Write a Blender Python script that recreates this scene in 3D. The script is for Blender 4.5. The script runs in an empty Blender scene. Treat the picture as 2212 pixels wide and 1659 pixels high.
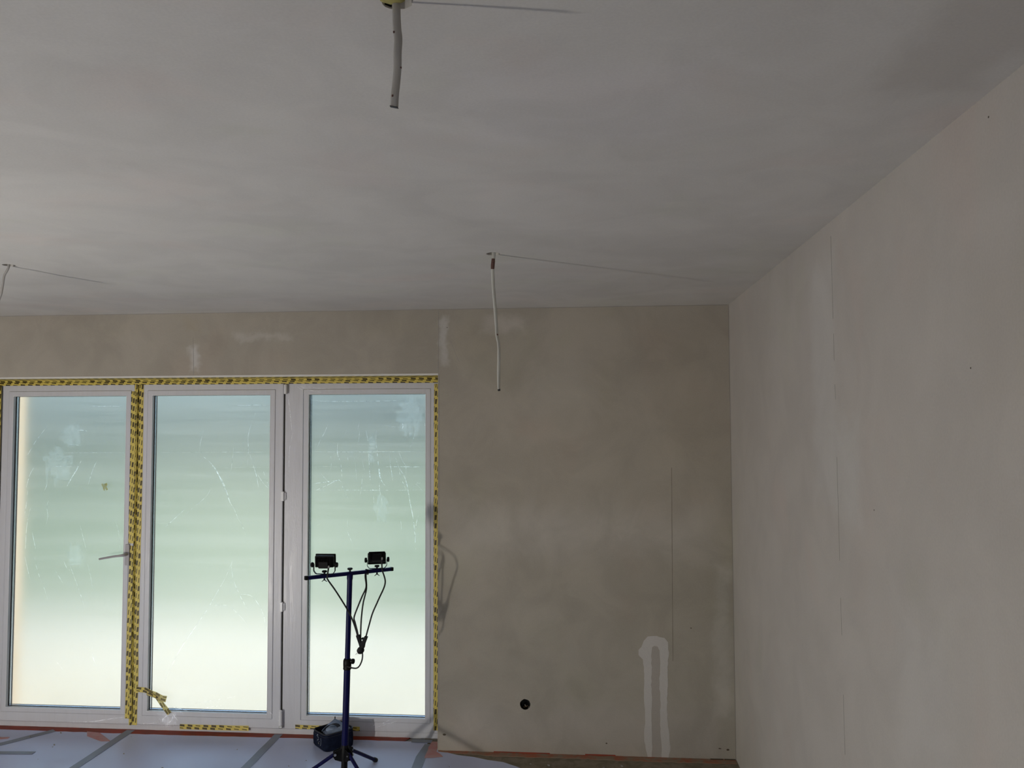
import bpy, bmesh, math, random
from mathutils import Vector, Matrix
from mathutils.geometry import tessellate_polygon

random.seed(7)
S = bpy.context.scene
COL = S.collection
PI = math.pi

# ------------------------------------------------------------------ camera, world, sun, exposure
H, D, XR, REV = 2.55, 4.718, 0.8375, 0.1746      # ceiling height, back wall, right wall, reveal depth
YW = D + REV                                      # plane of the door frames
cam = bpy.data.cameras.new('camera'); co = bpy.data.objects.new('camera', cam); COL.objects.link(co)
co.matrix_world = Matrix(((0.99626267, 0.00774076, 0.0860278, 0.0),
                          (0.08630307, -0.04847033, -0.99508915, 0.0),
                          (-0.00353295, 0.99879463, -0.04895723, 1.8726),
                          (0, 0, 0, 1)))
cam.sensor_fit = 'HORIZONTAL'; cam.sensor_width = 36.0
cam.lens = 1758.97 / 2212 * 36.0
cam.clip_start = 0.02; cam.clip_end = 300
S.camera = co

world = bpy.data.worlds.new('sky'); S.world = world; world.use_nodes = True
wn = world.node_tree.nodes; wl = world.node_tree.links
sky = wn.new('ShaderNodeTexSky'); sky.sky_type = 'NISHITA'; sky.sun_disc = False
sky.sun_elevation = math.radians(48); sky.sun_rotation = math.radians(35)
sky.air_density = 1.2; sky.dust_density = 0.5; sky.ozone_density = 1.2
wn['Background'].inputs['Strength'].default_value = SKY_STRENGTH = 0.36
wl.new(sky.outputs['Color'], wn['Background'].inputs['Color'])

sun = bpy.data.lights.new('sun', 'SUN'); sun.energy = 3.6; sun.angle = math.radians(1.0); sun.color = (1.0, 0.87, 0.70)
so = bpy.data.objects.new('sun', sun); COL.objects.link(so)
so.rotation_euler = Vector((-0.52, -0.52, -0.68)).to_track_quat('-Z', 'Y').to_euler()

S.view_settings.view_transform = 'Standard'; S.view_settings.look = 'None'
S.view_settings.gamma = 1.0; S.view_settings.use_curve_mapping = False
S.view_settings.exposure = 0.0
S.cycles.use_denoising = True
S.cycles.use_adaptive_sampling = True; S.cycles.adaptive_threshold = 0.06
S.cycles.max_bounces = 9; S.cycles.diffuse_bounces = 4; S.cycles.transmission_bounces = 8
S.cycles.transparent_max_bounces = 16
S.cycles.caustics_refractive = True; S.cycles.caustics_reflective = False; S.cycles.blur_glossy = 1.0
S.cycles.sample_clamp_indirect = 8.0

# ------------------------------------------------------------------ helpers
class MB:
    def __init__(s): s.v = []; s.f = []; s.uv = {}
    def poly(s, pts, uv=None):
        b = len(s.v); s.v += [tuple(p) for p in pts]; s.f.append(tuple(range(b, b + len(pts))))
        if uv: s.uv[len(s.f) - 1] = uv
    def box(s, a, b):
        x0, y0, z0 = a; x1, y1, z1 = b; n = len(s.v)
        s.v += [(x0,y0,z0),(x1,y0,z0),(x1,y1,z0),(x0,y1,z0),(x0,y0,z1),(x1,y0,z1),(x1,y1,z1),(x0,y1,z1)]
        s.f += [tuple(n + i for i in q) for q in ((0,3,2,1),(4,5,6,7),(0,1,5,4),(1,2,6,5),(2,3,7,6),(3,0,4,7))]
        return s
    def obox(s, c, ax, ay, az, hx, hy, hz):
        c = Vector(c); ax, ay, az = [Vector(q).normalized() for q in (ax, ay, az)]; n = len(s.v)
        for sx, sy, sz in ((-1,-1,-1),(1,-1,-1),(1,1,-1),(-1,1,-1),(-1,-1,1),(1,-1,1),(1,1,1),(-1,1,1)):
            s.v.append(tuple(c + ax*hx*sx + ay*hy*sy + az*hz*sz))
        s.f += [tuple(n + i for i in q) for q in ((0,3,2,1),(4,5,6,7),(0,1,5,4),(1,2,6,5),(2,3,7,6),(3,0,4,7))]
        return s
    def tube(s, pts, r, n=10, ry=None, twist=None, cap=True):
        """swept ellipse; r may be a list; ry = second radius; twist = list of angles"""
        P = [Vector(p) for p in pts]; m = len(P); b = len(s.v)
        up = None
        for i in range(m):
            t = (P[min(i+1, m-1)] - P[max(i-1, 0)]).normalized()
            if up is None:
                up = Vector((0,1,0)) if abs(t.y) < 0.8 else Vector((0,0,1))
            up = (up - t * up.dot(t)).normalized(); sd = t.cross(up)
            ra = r[i] if isinstance(r, (list, tuple)) else r
            rb = (ry[i] if isinstance(ry, (list, tuple)) else ry) if ry else ra
            tw = twist[i] if twist else 0
            for k in range(n):
                a = 2*PI*k/n; cx, cy = math.cos(a)*ra, math.sin(a)*rb
                x = cx*math.cos(tw) - cy*math.sin(tw); y = cx*math.sin(tw) + cy*math.cos(tw)
                s.v.append(tuple(P[i] + sd*x + up*y))
        for i in range(m-1):
            for k in range(n):
                s.f.append((b+i*n+k, b+i*n+(k+1)%n, b+(i+1)*n+(k+1)%n, b+(i+1)*n+k))
        if cap:
            s.f.append(tuple(b+k for k in range(n))[::-1]); s.f.append(tuple(b+(m-1)*n+k for k in range(n)))
        return s
    def cyl(s, p0, p1, r0, r1=None, n=20): return s.tube([p0, p1], [r0, r1 if r1 is not None else r0], n)
    def lathe(s, c, axis, prof, n=20):
        """prof = [(distance along axis, radius)]"""
        c = Vector(c); a = Vector(axis).normalized()
        return s.tube([c + a*d for d, _ in prof], [max(r, 1e-5) for _, r in prof], n)
    def ring(s, X0, X1, Z0, Z1, wl_, wr_, wb_, wt_, y0, y1):
        """mitred rectangular frame, front face at y0, back at y1"""
        o = [(X0,Z0),(X1,Z0),(X1,Z1),(X0,Z1)]; i_ = [(X0+wl_,Z0+wb_),(X1-wr_,Z0+wb_),(X1-wr_,Z1-wt_),(X0+wl_,Z1-wt_)]
        b = len(s.v)
        for y in (y0, y1):
            s.v += [(x,y,z) for x,z in o] + [(x,y,z) for x,z in i_]
        for k in range(4):
            j = (k+1) % 4
            s.f += [(b+k,b+j,b+4+j,b+4+k),(b+8+k,b+12+k,b+12+j,b+8+j),(b+k,b+8+k,b+8+j,b+j),(b+4+k,b+4+j,b+12+j,b+12+k)]
        return s
    def prism(s, out, y0, y1, ax='y'):
        """outline (x,z) extruded along y (or (x,y) along z with ax='z')"""
        n = len(out); b = len(s.v)
        pt = (lambda p, d: (p[0], d, p[1])) if ax == 'y' else ((lambda p, d: (p[0], p[1], d)) if ax == 'z' else (lambda p, d: (d, p[0], p[1])))
        s.v += [pt(p, y0) for p in out] + [pt(p, y1) for p in out]
        tri = tessellate_polygon([[Vector((p[0], p[1], 0)) for p in out]])
        for t in tri:
            s.f.append(tuple(b+q for q in t)); s.f.append(tuple(b+n+q for q in t)[::-1])
        for k in range(n):
            s.f.append((b+k, b+(k+1)%n, b+n+(k+1)%n, b+n+k))
        return s
    def build(s, name, m, parent=None, bevel=0, smooth=False, seg=1, sub=0):
        me = bpy.data.meshes.new(name); me.from_pydata(s.v, [], s.f)
        if s.uv:
            l = me.uv_layers.new(name='UVMap')
            for i, p in enumerate(me.polygons):
                if i in s.uv:
                    for k, li in enumerate(p.loop_indices): l.data[li].uv = s.uv[i][k]
        bm = bmesh.new(); bm.from_mesh(me)
        bmesh.ops.remove_doubles(bm, verts=bm.verts, dist=1e-6) if not s.uv else None
        bmesh.ops.recalc_face_normals(bm, faces=bm.faces)
        if bevel:
            es = [e for e in bm.edges if len(e.link_faces) == 2 and e.calc_face_angle(0) > 0.5]
            bmesh.ops.bevel(bm, geom=es, offset=bevel, segments=seg, affect='EDGES', profile=0.6)
        bm.to_mesh(me); bm.free()
        me.materials.append(m)
        o = bpy.data.objects.new(name, me); COL.objects.link(o)
        if parent: o.parent = parent
        if smooth:
            for p in me.polygons: p.use_smooth = True
            md = o.modifiers.new('edge', 'EDGE_SPLIT'); md.split_angle = math.radians(40)
        if sub:
            md = o.modifiers.new('sub', 'SUBSURF'); md.levels = sub; md.render_levels = sub
        return o

def tag(o, label, cat, group=None):
    o['label'] = label; o['category'] = cat
    if group: o['group'] = group
    return o
def thing(name, label, cat, loc=(0,0,0), group=None):
    o = bpy.data.objects.new(name, None); o.empty_display_size = 0.05; COL.objects.link(o); o.location = loc
    bpy.context.view_layer.update()
    return tag(o, label, cat, group)
def struct(o): o['kind'] = 'structure'; return o
def sroot(name, loc=(0,0,0)):
    o = bpy.data.objects.new(name, None); COL.objects.link(o); o.location = loc; o['kind'] = 'structure'; return o
def keep(o, parent):            # parent without moving (child meshes are modelled in room coordinates)
    o.parent = parent; o.matrix_parent_inverse = Matrix.Translation(parent.location).inverted(); return o
def part(mb, name, m, parent, label=None, **k):
    o = mb.build(name, m, None, **k)
    loc = parent.location.copy() if parent.type == 'EMPTY' else Vector((0,0,0))
    o.parent = parent; o.matrix_parent_inverse = Matrix.Translation(loc).inverted()
    if label: o['label'] = label
    return o

# ------------------------------------------------------------------ materials
class NT:
    def __init__(s, name):
        s.m = bpy.data.materials.new(name); s.m.use_nodes = True; s.n = s.m.node_tree.nodes; s.l = s.m.node_tree.links
        s.b = s.n['Principled BSDF']; s.out = s.n['Material Output']
    def set(s, sock, v):
        if isinstance(v, bpy.types.NodeSocket): s.l.new(v, sock)
        else: sock.default_value = v
    def math(s, op, a, b=0.0, c=0.0, clamp=False):
        n = s.n.new('ShaderNodeMath'); n.operation = op; n.use_clamp = clamp
        for i, v in enumerate((a, b, c)): s.set(n.inputs[i], v)
        return n.outputs[0]
    def obj(s): return s.n.new('ShaderNodeTexCoord').outputs['Object']
    def uv(s): return s.n.new('ShaderNodeTexCoord').outputs['UV']
    def sep(s, v):
        n = s.n.new('ShaderNodeSeparateXYZ'); s.set(n.inputs[0], v); return n.outputs
    def mapping(s, v, scale=(1,1,1), rot=(0,0,0)):
        n = s.n.new('ShaderNodeMapping'); s.set(n.inputs['Vector'], v); n.inputs['Scale'].default_value = scale; n.inputs['Rotation'].default_value = rot
        return n.outputs[0]
    def noise(s, v, scale, detail=3, rough=0.5, dist=0.0):
        n = s.n.new('ShaderNodeTexNoise'); s.set(n.inputs['Vector'], v); n.inputs['Scale'].default_value = scale
        n.inputs['Detail'].default_value = detail; n.inputs['Roughness'].default_value = rough; n.inputs['Distortion'].default_value = dist
        return n.outputs['Fac']
    def ramp(s, v, stops):
        n = s.n.new('ShaderNodeValToRGB'); s.set(n.inputs[0], v); e = n.color_ramp.elements
        while len(e) < len(stops): e.new(0.5)
        for i, (p, c) in enumerate(stops): e[i].position = p; e[i].color = c if len(c) == 4 else (*c, 1)
        return n.outputs[0]
    def mr(s, v, a, b, c=0.0, d=1.0, smooth=True):
        n = s.n.new('ShaderNodeMapRange'); n.clamp = True
        if smooth: n.interpolation_type = 'SMOOTHSTEP'
        for k, q in zip(('Value','From Min','From Max','To Min','To Max'), (v,a,b,c,d)): s.set(n.inputs[k], q)
        return n.outputs[0]
    def mix(s, f, a, b, mode='MIX'):
        n = s.n.new('ShaderNodeMix'); n.data_type = 'RGBA'; n.blend_type = mode
        s.set(n.inputs[0], f)
        for i, v in ((6, a), (7, b)): s.set(n.inputs[i], (*v, 1) if isinstance(v, tuple) and len(v) == 3 else v)
        return n.outputs[2]
    def bump(s, h, strength=0.2, dist=0.002):
        n = s.n.new('ShaderNodeBump'); n.inputs['Strength'].default_value = strength; n.inputs['Distance'].default_value = dist
        s.set(n.inputs['Height'], h); s.l.new(n.outputs[0], s.b.inputs['Normal']); return n
    def p(s, **k):
        nm = {'base':'Base Color','rough':'Roughness','metal':'Metallic','spec':'Specular IOR Level','coat':'Coat Weight','sheen':'Sheen Weight','trans':'Transmission Weight'}
        for a, v in k.items():
            s.set(s.b.inputs[nm[a]], (*v, 1) if isinstance(v, tuple) and len(v) == 3 else v)
        return s

def plain(name, c, rough=0.6, metal=0.0, var=0.06, scale=30, bump=0.0, spec=0.5):
    t = NT(name); nz = t.noise(t.obj(), scale, 3)
    t.p(base=t.mix(nz, tuple(x*(1-var) for x in c), tuple(min(1, x*(1+var)) for x in c)), rough=rough, metal=metal, spec=spec)
    if bump: t.bump(t.noise(t.obj(), scale*6, 2), bump, 0.001)
    return t.m

def plaster(name, c, ax, masks=(), amp=1.0, streak=(1,1,1)):
    """skimmed gypsum plaster; ax = the two in-plane axes; masks = soft edged filler and tone patches (u0,u1,v0,v1,soft,colour,strength)"""
    t = NT(name); o = t.obj()
    big = t.noise(t.mapping(o, streak), 0.9, 3, 0.55, 0.6)
    mid = t.noise(t.mapping(o, streak), 3.5, 4, 0.6, 0.8)
    fine = t.noise(o, 160, 2, 0.6)
    warm = t.noise(t.mapping(o, (1.3, 1.7, 1.1)), 1.7, 3, 0.5, 0.3)
    k = t.math('ADD', t.math('MULTIPLY', t.mr(big, .3, .7, -1, 1), .045*amp), t.math('MULTIPLY', t.mr(mid, .3, .7, -1, 1), .035*amp))
    k = t.math('ADD', k, t.math('MULTIPLY', t.mr(fine, .2, .8, -1, 1), .03))
    k = t.math('ADD', k, 1.0)
    pink = t.mix(t.mr(warm, .55, .75), c, (c[0]*1.02, c[1]*.985, c[2]*.978))
    col = t.mix(t.mr(warm, .42, .28), pink, (c[0]*.99, c[1]*1.0, c[2]*.975))
    s = t.sep(o); u, v = s[ax[0]], s[ax[1]]
    w1 = t.math('MULTIPLY', t.math('SUBTRACT', t.noise(o, 9, 3, .6), .5), .12)
    w2 = t.math('MULTIPLY', t.math('SUBTRACT', t.noise(t.mapping(o, (1,1,1), (1,2,3)), 13, 3, .6), .5), .12)
    uu, vv = t.math('ADD', u, w1), t.math('ADD', v, w2)
    for (u0, u1, v0, v1, soft, mc, st) in masks:
        du = t.math('SUBTRACT', (u1-u0)/2, t.math('ABSOLUTE', t.math('SUBTRACT', uu, (u0+u1)/2)))
        dv = t.math('SUBTRACT', (v1-v0)/2, t.math('ABSOLUTE', t.math('SUBTRACT', vv, (v0+v1)/2)))
        f = t.math('MULTIPLY', t.mr(t.math('MINIMUM', du, dv), 0.0, soft), st)
        f = t.math('MULTIPLY', f, t.mr(mid, .2, .55, .55, 1.0))
        col = t.mix(f, col, mc)
    n = t.n.new('ShaderNodeVectorMath'); n.operation = 'SCALE'; t.set(n.inputs[0], col); t.set(n.inputs['Scale'], k)
    t.p(base=n.outputs[0], rough=0.82, spec=0.25)
    h = t.math('ADD', t.math('MULTIPLY', t.noise(t.mapping(o, streak), 5, 5, .6, .5), 1.0), t.math('MULTIPLY', fine, .06))
    t.bump(h, 0.35, 0.004)
    return t.m

FILL = (.60, .585, .56)
M = {}
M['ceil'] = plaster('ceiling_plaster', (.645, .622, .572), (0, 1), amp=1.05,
    masks=[(-.30, .30, 1.45, 2.0, .12, (.67,.645,.615), .6), (-.75,-.45,1.9,2.3,.1,(.64,.575,.53),.35), (.55,.84,.9,1.75,.10,(.50,.46,.41),.5), (-4,-2.2,2.6,3.75,.1,(.585,.56,.52),.5)])  # last two masks: plain darker tone by the right wall and at the left
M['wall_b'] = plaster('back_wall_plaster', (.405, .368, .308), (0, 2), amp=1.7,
    masks=[(-2.39,-2.29,2.17,2.36,.05,FILL,.75), (-2.42,-2.28,2.42,2.54,.05,(.40,.355,.28),.8), (-.85,-.77,2.2,2.52,.04,FILL,.6), (-.8,-.45,2.2,2.5,.1,(.43,.385,.31),.6),
           (-3.2,-2.7,2.36,2.54,.08,(.43,.39,.32),.7), (-1.35,-.9,2.34,2.54,.12,(.43,.39,.315),.7), (-2.1,-1.7,2.36,2.44,.04,(.53,.50,.45),.6), (.3,.84,1.55,2.55,.3,(.42,.372,.30),.5),
           (-.6,-.3,2.38,2.53,.07,(.53,.49,.44),.6), (-.4,.1,1.9,2.3,.15,(.445,.41,.35),.6), (-.85,.84,1.0,1.5,.25,(.50,.465,.415),.6), (.7,.84,.2,1.1,.06,(.53,.50,.45),.5), (-.85,.84,-.1,.35,.2,(.46,.415,.37),.6)])
M['wall_r'] = plaster('right_wall_plaster', (.545, .512, .468), (1, 2), amp=.9,
    masks=[(2.72,3.1,1.55,2.5,.12,(.60,.58,.545),.7), (2.5,2.9,1.5,1.95,.15,(.60,.585,.55),.7), (1.9,2.4,.9,1.5,.2,(.59,.565,.53),.6), (1.4,1.9,1.8,2.3,.2,(.515,.475,.42),.5), (3.6,4.7,1.6,2.6,.3,(.49,.455,.405),.5)])
M['wall_p'] = plaster('plain_plaster', (.55, .51, .46), (0, 2))
M['filler'] = plaster('filler', (.575, .545, .515), (0, 2), amp=.7)
M['filler_grey'] = plaster('grey_filler', (.425, .385, .345), (0, 2), amp=.8)
M['crack'] = plain('dark_joint', (.10, .08, .055), .9)
M['groove'] = plain('filled_groove', (.19,.165,.13), .9)
M['crack_soft'] = plain('grey_joint', (.33, .31, .28), .9)
M['bead'] = plain('plaster_bead', (.72, .69, .64), .5)

# white uPVC frame under thin clear masking film: fine vertical waves give the soft sheen streaks
def upvc():
    t = NT('white_upvc'); o = t.obj()
    n1 = t.noise(t.mapping(o, (14, 14, .8)), 3.0, 4, .6, .6)
    t.p(base=t.mix(n1, (.60,.60,.64), (.68,.68,.72)), rough=t.mr(n1, .3, .7, .28, .42), spec=.5)
    t.bump(t.math('ADD', n1, t.math('MULTIPLY', t.noise(t.mapping(o, (5, 5, 2)), 9, 3, .6, 1.5), .5)), .35, .004)
    return t.m
M['upvc'] = upvc()
M['upvc_clean'] = plain('white_upvc_profile', (.80, .80, .82), .3)
M['gasket'] = plain('black_rubber_gasket', (.012, .013, .016), .55)
M['alu'] = plain('aluminium_spacer', (.62, .68, .78), .25, .9, .04)
M['gap'] = plain('dark_gap', (.03, .027, .022), .8)

def glass(name, rough):
    t = NT(name); t.n.remove(t.b)
    tr = t.n.new('ShaderNodeBsdfTransparent'); tr.inputs[0].default_value = (.965, .975, .965, 1)
    gl = t.n.new('ShaderNodeBsdfGlossy'); gl.inputs['Roughness'].default_value = rough
    fr = t.n.new('ShaderNodeFresnel'); fr.inputs[0].default_value = 1.45
    mx = t.n.new('ShaderNodeMixShader'); t.l.new(fr.outputs[0], mx.inputs[0]); t.l.new(tr.outputs[0], mx.inputs[1]); t.l.new(gl.outputs[0], mx.inputs[2])
    t.l.new(mx.outputs[0], t.out.inputs[0]); return t.m
M['glass'] = glass('window_glass', .45)
M['glass_in'] = glass('film_covered_glass', .45)

def milky():
    """milky building film stretched over the outside of the openings: blurs what is behind and glows softly in daylight"""
    t = NT('milky_film'); t.n.remove(t.b); o = t.obj()
    st = t.noise(t.mapping(o, (.25, 1, 9)), 1.6, 4, .6, .4); fine = t.noise(t.mapping(o, (.6, 1, 30)), 3, 3, .6)
    f = t.mr(t.math('ADD', st, t.math('MULTIPLY', fine, .25)), .35, .9)
    rf = t.n.new('ShaderNodeBsdfRefraction'); rf.inputs['Roughness'].default_value = FILM_ROUGH; rf.inputs['IOR'].default_value = 1.35
    rf.inputs[0].default_value = (.955, .975, .975, 1)
    tl = t.n.new('ShaderNodeBsdfTranslucent'); tl.inputs[0].default_value = (.90, .92, .90, 1)
    mx = t.n.new('ShaderNodeMixShader'); t.l.new(rf.outputs[0], mx.inputs[1]); t.l.new(tl.outputs[0], mx.inputs[2])
    t.set(mx.inputs[0], t.mr(f, 0, 1, FILM_VEIL - .02, FILM_VEIL + .03)); t.l.new(mx.outputs[0], t.out.inputs[0]); return t.m
FILM_ROUGH, FILM_VEIL = .40, .09
M['milky'] = milky()

def haze_film(name, clear, haze, c=(.93,.97,1)):
    """stretched film: mostly clear, plus light scattered forward by the fold"""
    t = NT(name); t.n.remove(t.b)
    tr = t.n.new('ShaderNodeBsdfTransparent'); tr.inputs[0].default_value = (clear, clear, clear, 1)
    tl = t.n.new('ShaderNodeBsdfTranslucent'); nz = t.noise(t.obj(), 45, 4, .75)
    n = t.n.new('ShaderNodeVectorMath'); n.operation = 'SCALE'; n.inputs[0].default_value = c
    t.set(n.inputs['Scale'], t.mr(nz, .35, .65, haze*.4, haze*1.3)); t.l.new(n.outputs[0], tl.inputs[0])
    ad = t.n.new('ShaderNodeAddShader'); t.l.new(tr.outputs[0], ad.inputs[0]); t.l.new(tl.outputs[0], ad.inputs[1])
    t.l.new(ad.outputs[0], t.out.inputs[0]); return t.m
def clear_film(name, a, c=(.95,.97,1)):
    t = NT(name); t.n.remove(t.b)
    tr = t.n.new('ShaderNodeBsdfTransparent'); tl = t.n.new('ShaderNodeBsdfTranslucent'); tl.inputs[0].default_value = (*c, 1)
    gl = t.n.new('ShaderNodeBsdfGlossy'); gl.inputs['Roughness'].default_value = .25
    m1 = t.n.new('ShaderNodeMixShader'); m1.inputs[0].default_value = .08; t.l.new(tl.outputs[0], m1.inputs[1]); t.l.new(gl.outputs[0], m1.inputs[2])
    mx = t.n.new('ShaderNodeMixShader'); t.l.new(tr.outputs[0], mx.inputs[1]); t.l.new(m1.outputs[0], mx.inputs[2])
    nz = t.noise(t.obj(), 60, 3, .7)
    t.set(mx.inputs[0], t.mr(nz, .3, .7, a*.55, min(1, a*1.3))); t.l.new(mx.outputs[0], t.out.inputs[0]); return t.m
M['crease'] = haze_film('creased_film', .84, .95)

def tape_mat(name, yellow, dark, trans=0.0):
    """crepe tape printed with short slanted bars; u = metres along, v = metres across"""
    t = NT(name); s = t.sep(t.uv()); u, v = s[0], s[1]
    row = t.math('FLOOR', t.math('DIVIDE', v, .0150))
    us = t.math('DIVIDE', t.math('ADD', u, t.math('MULTIPLY', row, .007)), .050)
    fu = t.math('FRACT', us); iu = t.math('FLOOR', us); gv = t.math('FRACT', t.math('DIVIDE', v, .0150))
    wn_ = t.n.new('ShaderNodeTexWhiteNoise'); wn_.noise_dimensions = '2D'
    cb = t.n.new('ShaderNodeCombineXYZ'); t.set(cb.inputs[0], iu); t.set(cb.inputs[1], row); t.l.new(cb.outputs[0], wn_.inputs['Vector'])
    wid = t.mr(wn_.outputs[0], 0.5, .51, .17, .40, smooth=False)
    d = t.math('ABSOLUTE', t.math('SUBTRACT', t.math('SUBTRACT', gv, .5), t.math('MULTIPLY', t.math('SUBTRACT', fu, .3), .30)))
    bar = t.math('MULTIPLY', t.math('LESS_THAN', d, wid), t.math('LESS_THAN', fu, .60))
    nz = t.noise(t.obj(), 40, 3)
    yl = t.mix(nz, tuple(x*.9 for x in yellow), tuple(min(1, x*1.08) for x in yellow))
    t.p(base=t.mix(t.math('MULTIPLY', bar, .97), yl, dark), rough=.45)
    t.bump(t.noise(t.mapping(t.obj(), (1,1,1)), 120, 3), .3, .001)
    if trans:
        tl = t.n.new('ShaderNodeBsdfTranslucent'); t.l.new(t.b.inputs['Base Color'].links[0].from_socket, tl.inputs[0])
        mx = t.n.new('ShaderNodeMixShader'); mx.inputs[0].default_value = trans
        t.l.new(t.b.outputs[0], mx.inputs[1]); t.l.new(tl.outputs[0], mx.inputs[2]); t.l.new(mx.outputs[0], t.out.inputs[0])
    return t.m
M['tape'] = tape_mat('yellow_printed_tape', (.70, .56, .12), (.055, .038, .008))
M['tape_t'] = tape_mat('yellow_tape_loose', (.80, .68, .26), (.22, .17, .06), .5)

def cover():
    t = NT('floor_fleece'); o = t.obj()
    n1 = t.noise(o, 3, 4, .6, .4); n2 = t.noise(o, 220, 2)
    t.p(base=t.mix(n1, (.60,.67,.96), (.66,.73,.99)), rough=t.mr(n1, .3, .7, .32, .5), spec=.55)
    t.bump(t.math('ADD', n1, t.math('MULTIPLY', n2, .05)), .3, .004); return t.m
M['cover'] = cover()
M['duct'] = plain('grey_duct_tape', (.235, .265, .33), .45, 0, .12, 12, .2)
def red_tape(name, c, dirt):
    t = NT(name); n = t.noise(t.obj(), 14, 4, .65, .5)
    t.p(base=t.mix(t.mr(n, .35, .65), c, dirt), rough=.6); t.bump(n, .4, .003); return t.m
M['red'] = red_tape('orange_red_foil', (.34, .040, .014), (.22, .035, .015))
M['red_pale'] = red_tape('faded_red_tape', (.62, .28, .27), (.62, .38, .39))
M['dusty'] = red_tape('dusty_orange_foil', (.40, .13, .07), (.30, .235, .17))
M['screed'] = red_tape('dusty_floor', (.28, .235, .18), (.17, .145, .10))
M['slab'] = plain('subfloor', (.33, .31, .29), .9, 0, .15, 6)

M['blue'] = plain('dark_blue_lacquer', (.001, .0015, .055), .4, 0, .05, spec=.22)
M['black'] = plain('black_plastic', (.003, .003, .0035), .5, 0, .1, spec=.2)
M['blackmetal'] = plain('black_painted_aluminium', (.003, .003, .0035), .5, spec=.15)
M['rubber'] = plain('black_rubber', (.01, .01, .01), .6)
M['steel'] = plain('zinc_steel', (.55, .56, .55), .3, 1.0, .1)
M['led'] = plain('led_lens', (.65, .63, .50), .2)
M['cable'] = plain('grey_cable_sheath', (.37, .355, .335), .55, 0, .08, 25)
M['cable2'] = plain('pale_cable_sheath', (.56, .56, .52), .55, 0, .08, 25)
M['foam'] = plain('yellow_foam', (.33, .285, .09), .8, 0, .25, 60, .5)
M['dirt'] = plain('dried_brown_filler', (.11, .055, .045), .8, 0, .5, 120, .5)
M['box'] = plain('socket_box', (.012, .011, .010), .6)
M['copper'] = plain('wire_brown', (.20, .11, .05), .5)
M['wire'] = plain('wire_grey', (.45, .43, .38), .5)
def fabric(name, c, c2):
    t = NT(name); n = t.noise(t.obj(), 22, 4, .7, .3); w = t.noise(t.obj(), 600, 2)
    t.p(base=t.mix(t.mr(n, .45, .7), c, c2), rough=.9, spec=.12); t.bump(w, .4, .001); return t.m
M['navy'] = fabric('navy_fabric', (.006, .009, .024), (.012, .018, .040))
M['piping'] = plain('black_piping', (.01, .011, .016), .6)
M['lid'] = fabric('pale_blue_lining', (.24, .30, .42), (.32, .39, .52))
M['strap'] = fabric('dark_strap', (.05, .055, .07), (.07, .075, .09))
M['print'] = plain('worn_pale_print', (.20, .23, .27), .7, 0, .3, 80)
M['print_y'] = plain('worn_beige_print', (.30, .29, .22), .7, 0, .3, 80)

# outside
def outside(name, a, b, sc, rough=.9):
    t = NT(name); n = t.noise(t.obj(), sc, 5, .6, .3); t.p(base=t.mix(t.mr(n, .3, .7), a, b), rough=rough); return t.m
M['render_warm'] = outside('warm_exterior_render', (.86,.66,.46), (.90,.70,.50), 8)
M['facade'] = outside('facade_render', (.70,.66,.60), (.74,.70,.64), 5)
M['paving'] = outside('pale_paving', (.78,.69,.52), (.84,.75,.58), 1.5)
M['joint'] = plain('paving_joint', (.30,.28,.25), .9)
M['lawn'] = outside('lawn_grass', (.20,.26,.13), (.26,.31,.17), .7)
M['hedge'] = outside('hedge_leaves', (.10,.16,.19), (.15,.22,.25), 1.2)

# ------------------------------------------------------------------ room shell
def circle(cx, cz, r, n=28, jag=0.0, seed=1):
    rn = random.Random(seed)
    return [(cx + (r + rn.uniform(-jag, jag))*math.cos(2*PI*k/n), cz + (r + rn.uniform(-jag, jag))*math.sin(2*PI*k/n)) for k in range(n)]

def slab(name, outer, holes, d0, d1, ax, m, hole_depth=None):
    """panel with real holes through its face; ax 'y' wall (x,z), 'z' ceiling (x,y), 'x' side wall (y,z)"""
    s = MB(); loops = [outer] + holes
    pt = {'y': lambda p, d: (p[0], d, p[1]), 'z': lambda p, d: (p[0], p[1], d), 'x': lambda p, d: (d, p[0], p[1])}[ax]
    flat = [p for L in loops for p in L]; n = len(flat)
    s.v = [pt(p, d0) for p in flat] + [pt(p, d1) for p in flat]
    for t in tessellate_polygon([[Vector((p[0], p[1], 0)) for p in L] for L in loops]):
        s.f.append(tuple(t)); s.f.append(tuple(n+q for q in t)[::-1])
    b = 0
    for L in loops:
        k = len(L)
        for i in range(k): s.f.append((b+i, b+(i+1)%k, n+b+(i+1)%k, n+b+i))
        b += k
    return struct(s.build(name, m))

XL, YB = -6.2, -3.6            # unseen left wall and rear wall
OX0, OX1, OZ1 = -3.742, -0.843, 2.1605     # door opening
hole = circle(-.3385, .2735, .0300, 26, .0012, 4)
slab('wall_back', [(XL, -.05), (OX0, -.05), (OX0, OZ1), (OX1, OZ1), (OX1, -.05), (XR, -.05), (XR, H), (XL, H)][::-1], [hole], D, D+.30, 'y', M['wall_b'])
wall_back = bpy.data.objects['wall_back']
slab('wall_right', [(YB, -.05), (D+.36, -.05), (D+.36, H+.1), (YB, H+.1)], [], XR, XR+.2, 'x', M['wall_r'])
wall_right = bpy.data.objects['wall_right']
slab('wall_left', [(YB, -.05), (D+.36, -.05), (D+.36, H+.1), (YB, H+.1)], [[(-2.6,.0),(-.8,.0),(-.8,2.15),(-2.6,2.15)]], XL-.3, XL, 'x', M['wall_p'])
slab('wall_front', [(XL, -.05), (XR, -.05), (XR, H+.1), (XL, H+.1)], [[(-1.9,.9),(-.1,.9),(-.1,2.15),(-1.9,2.15)]], YB-.3, YB, 'y', M['wall_p'])
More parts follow.
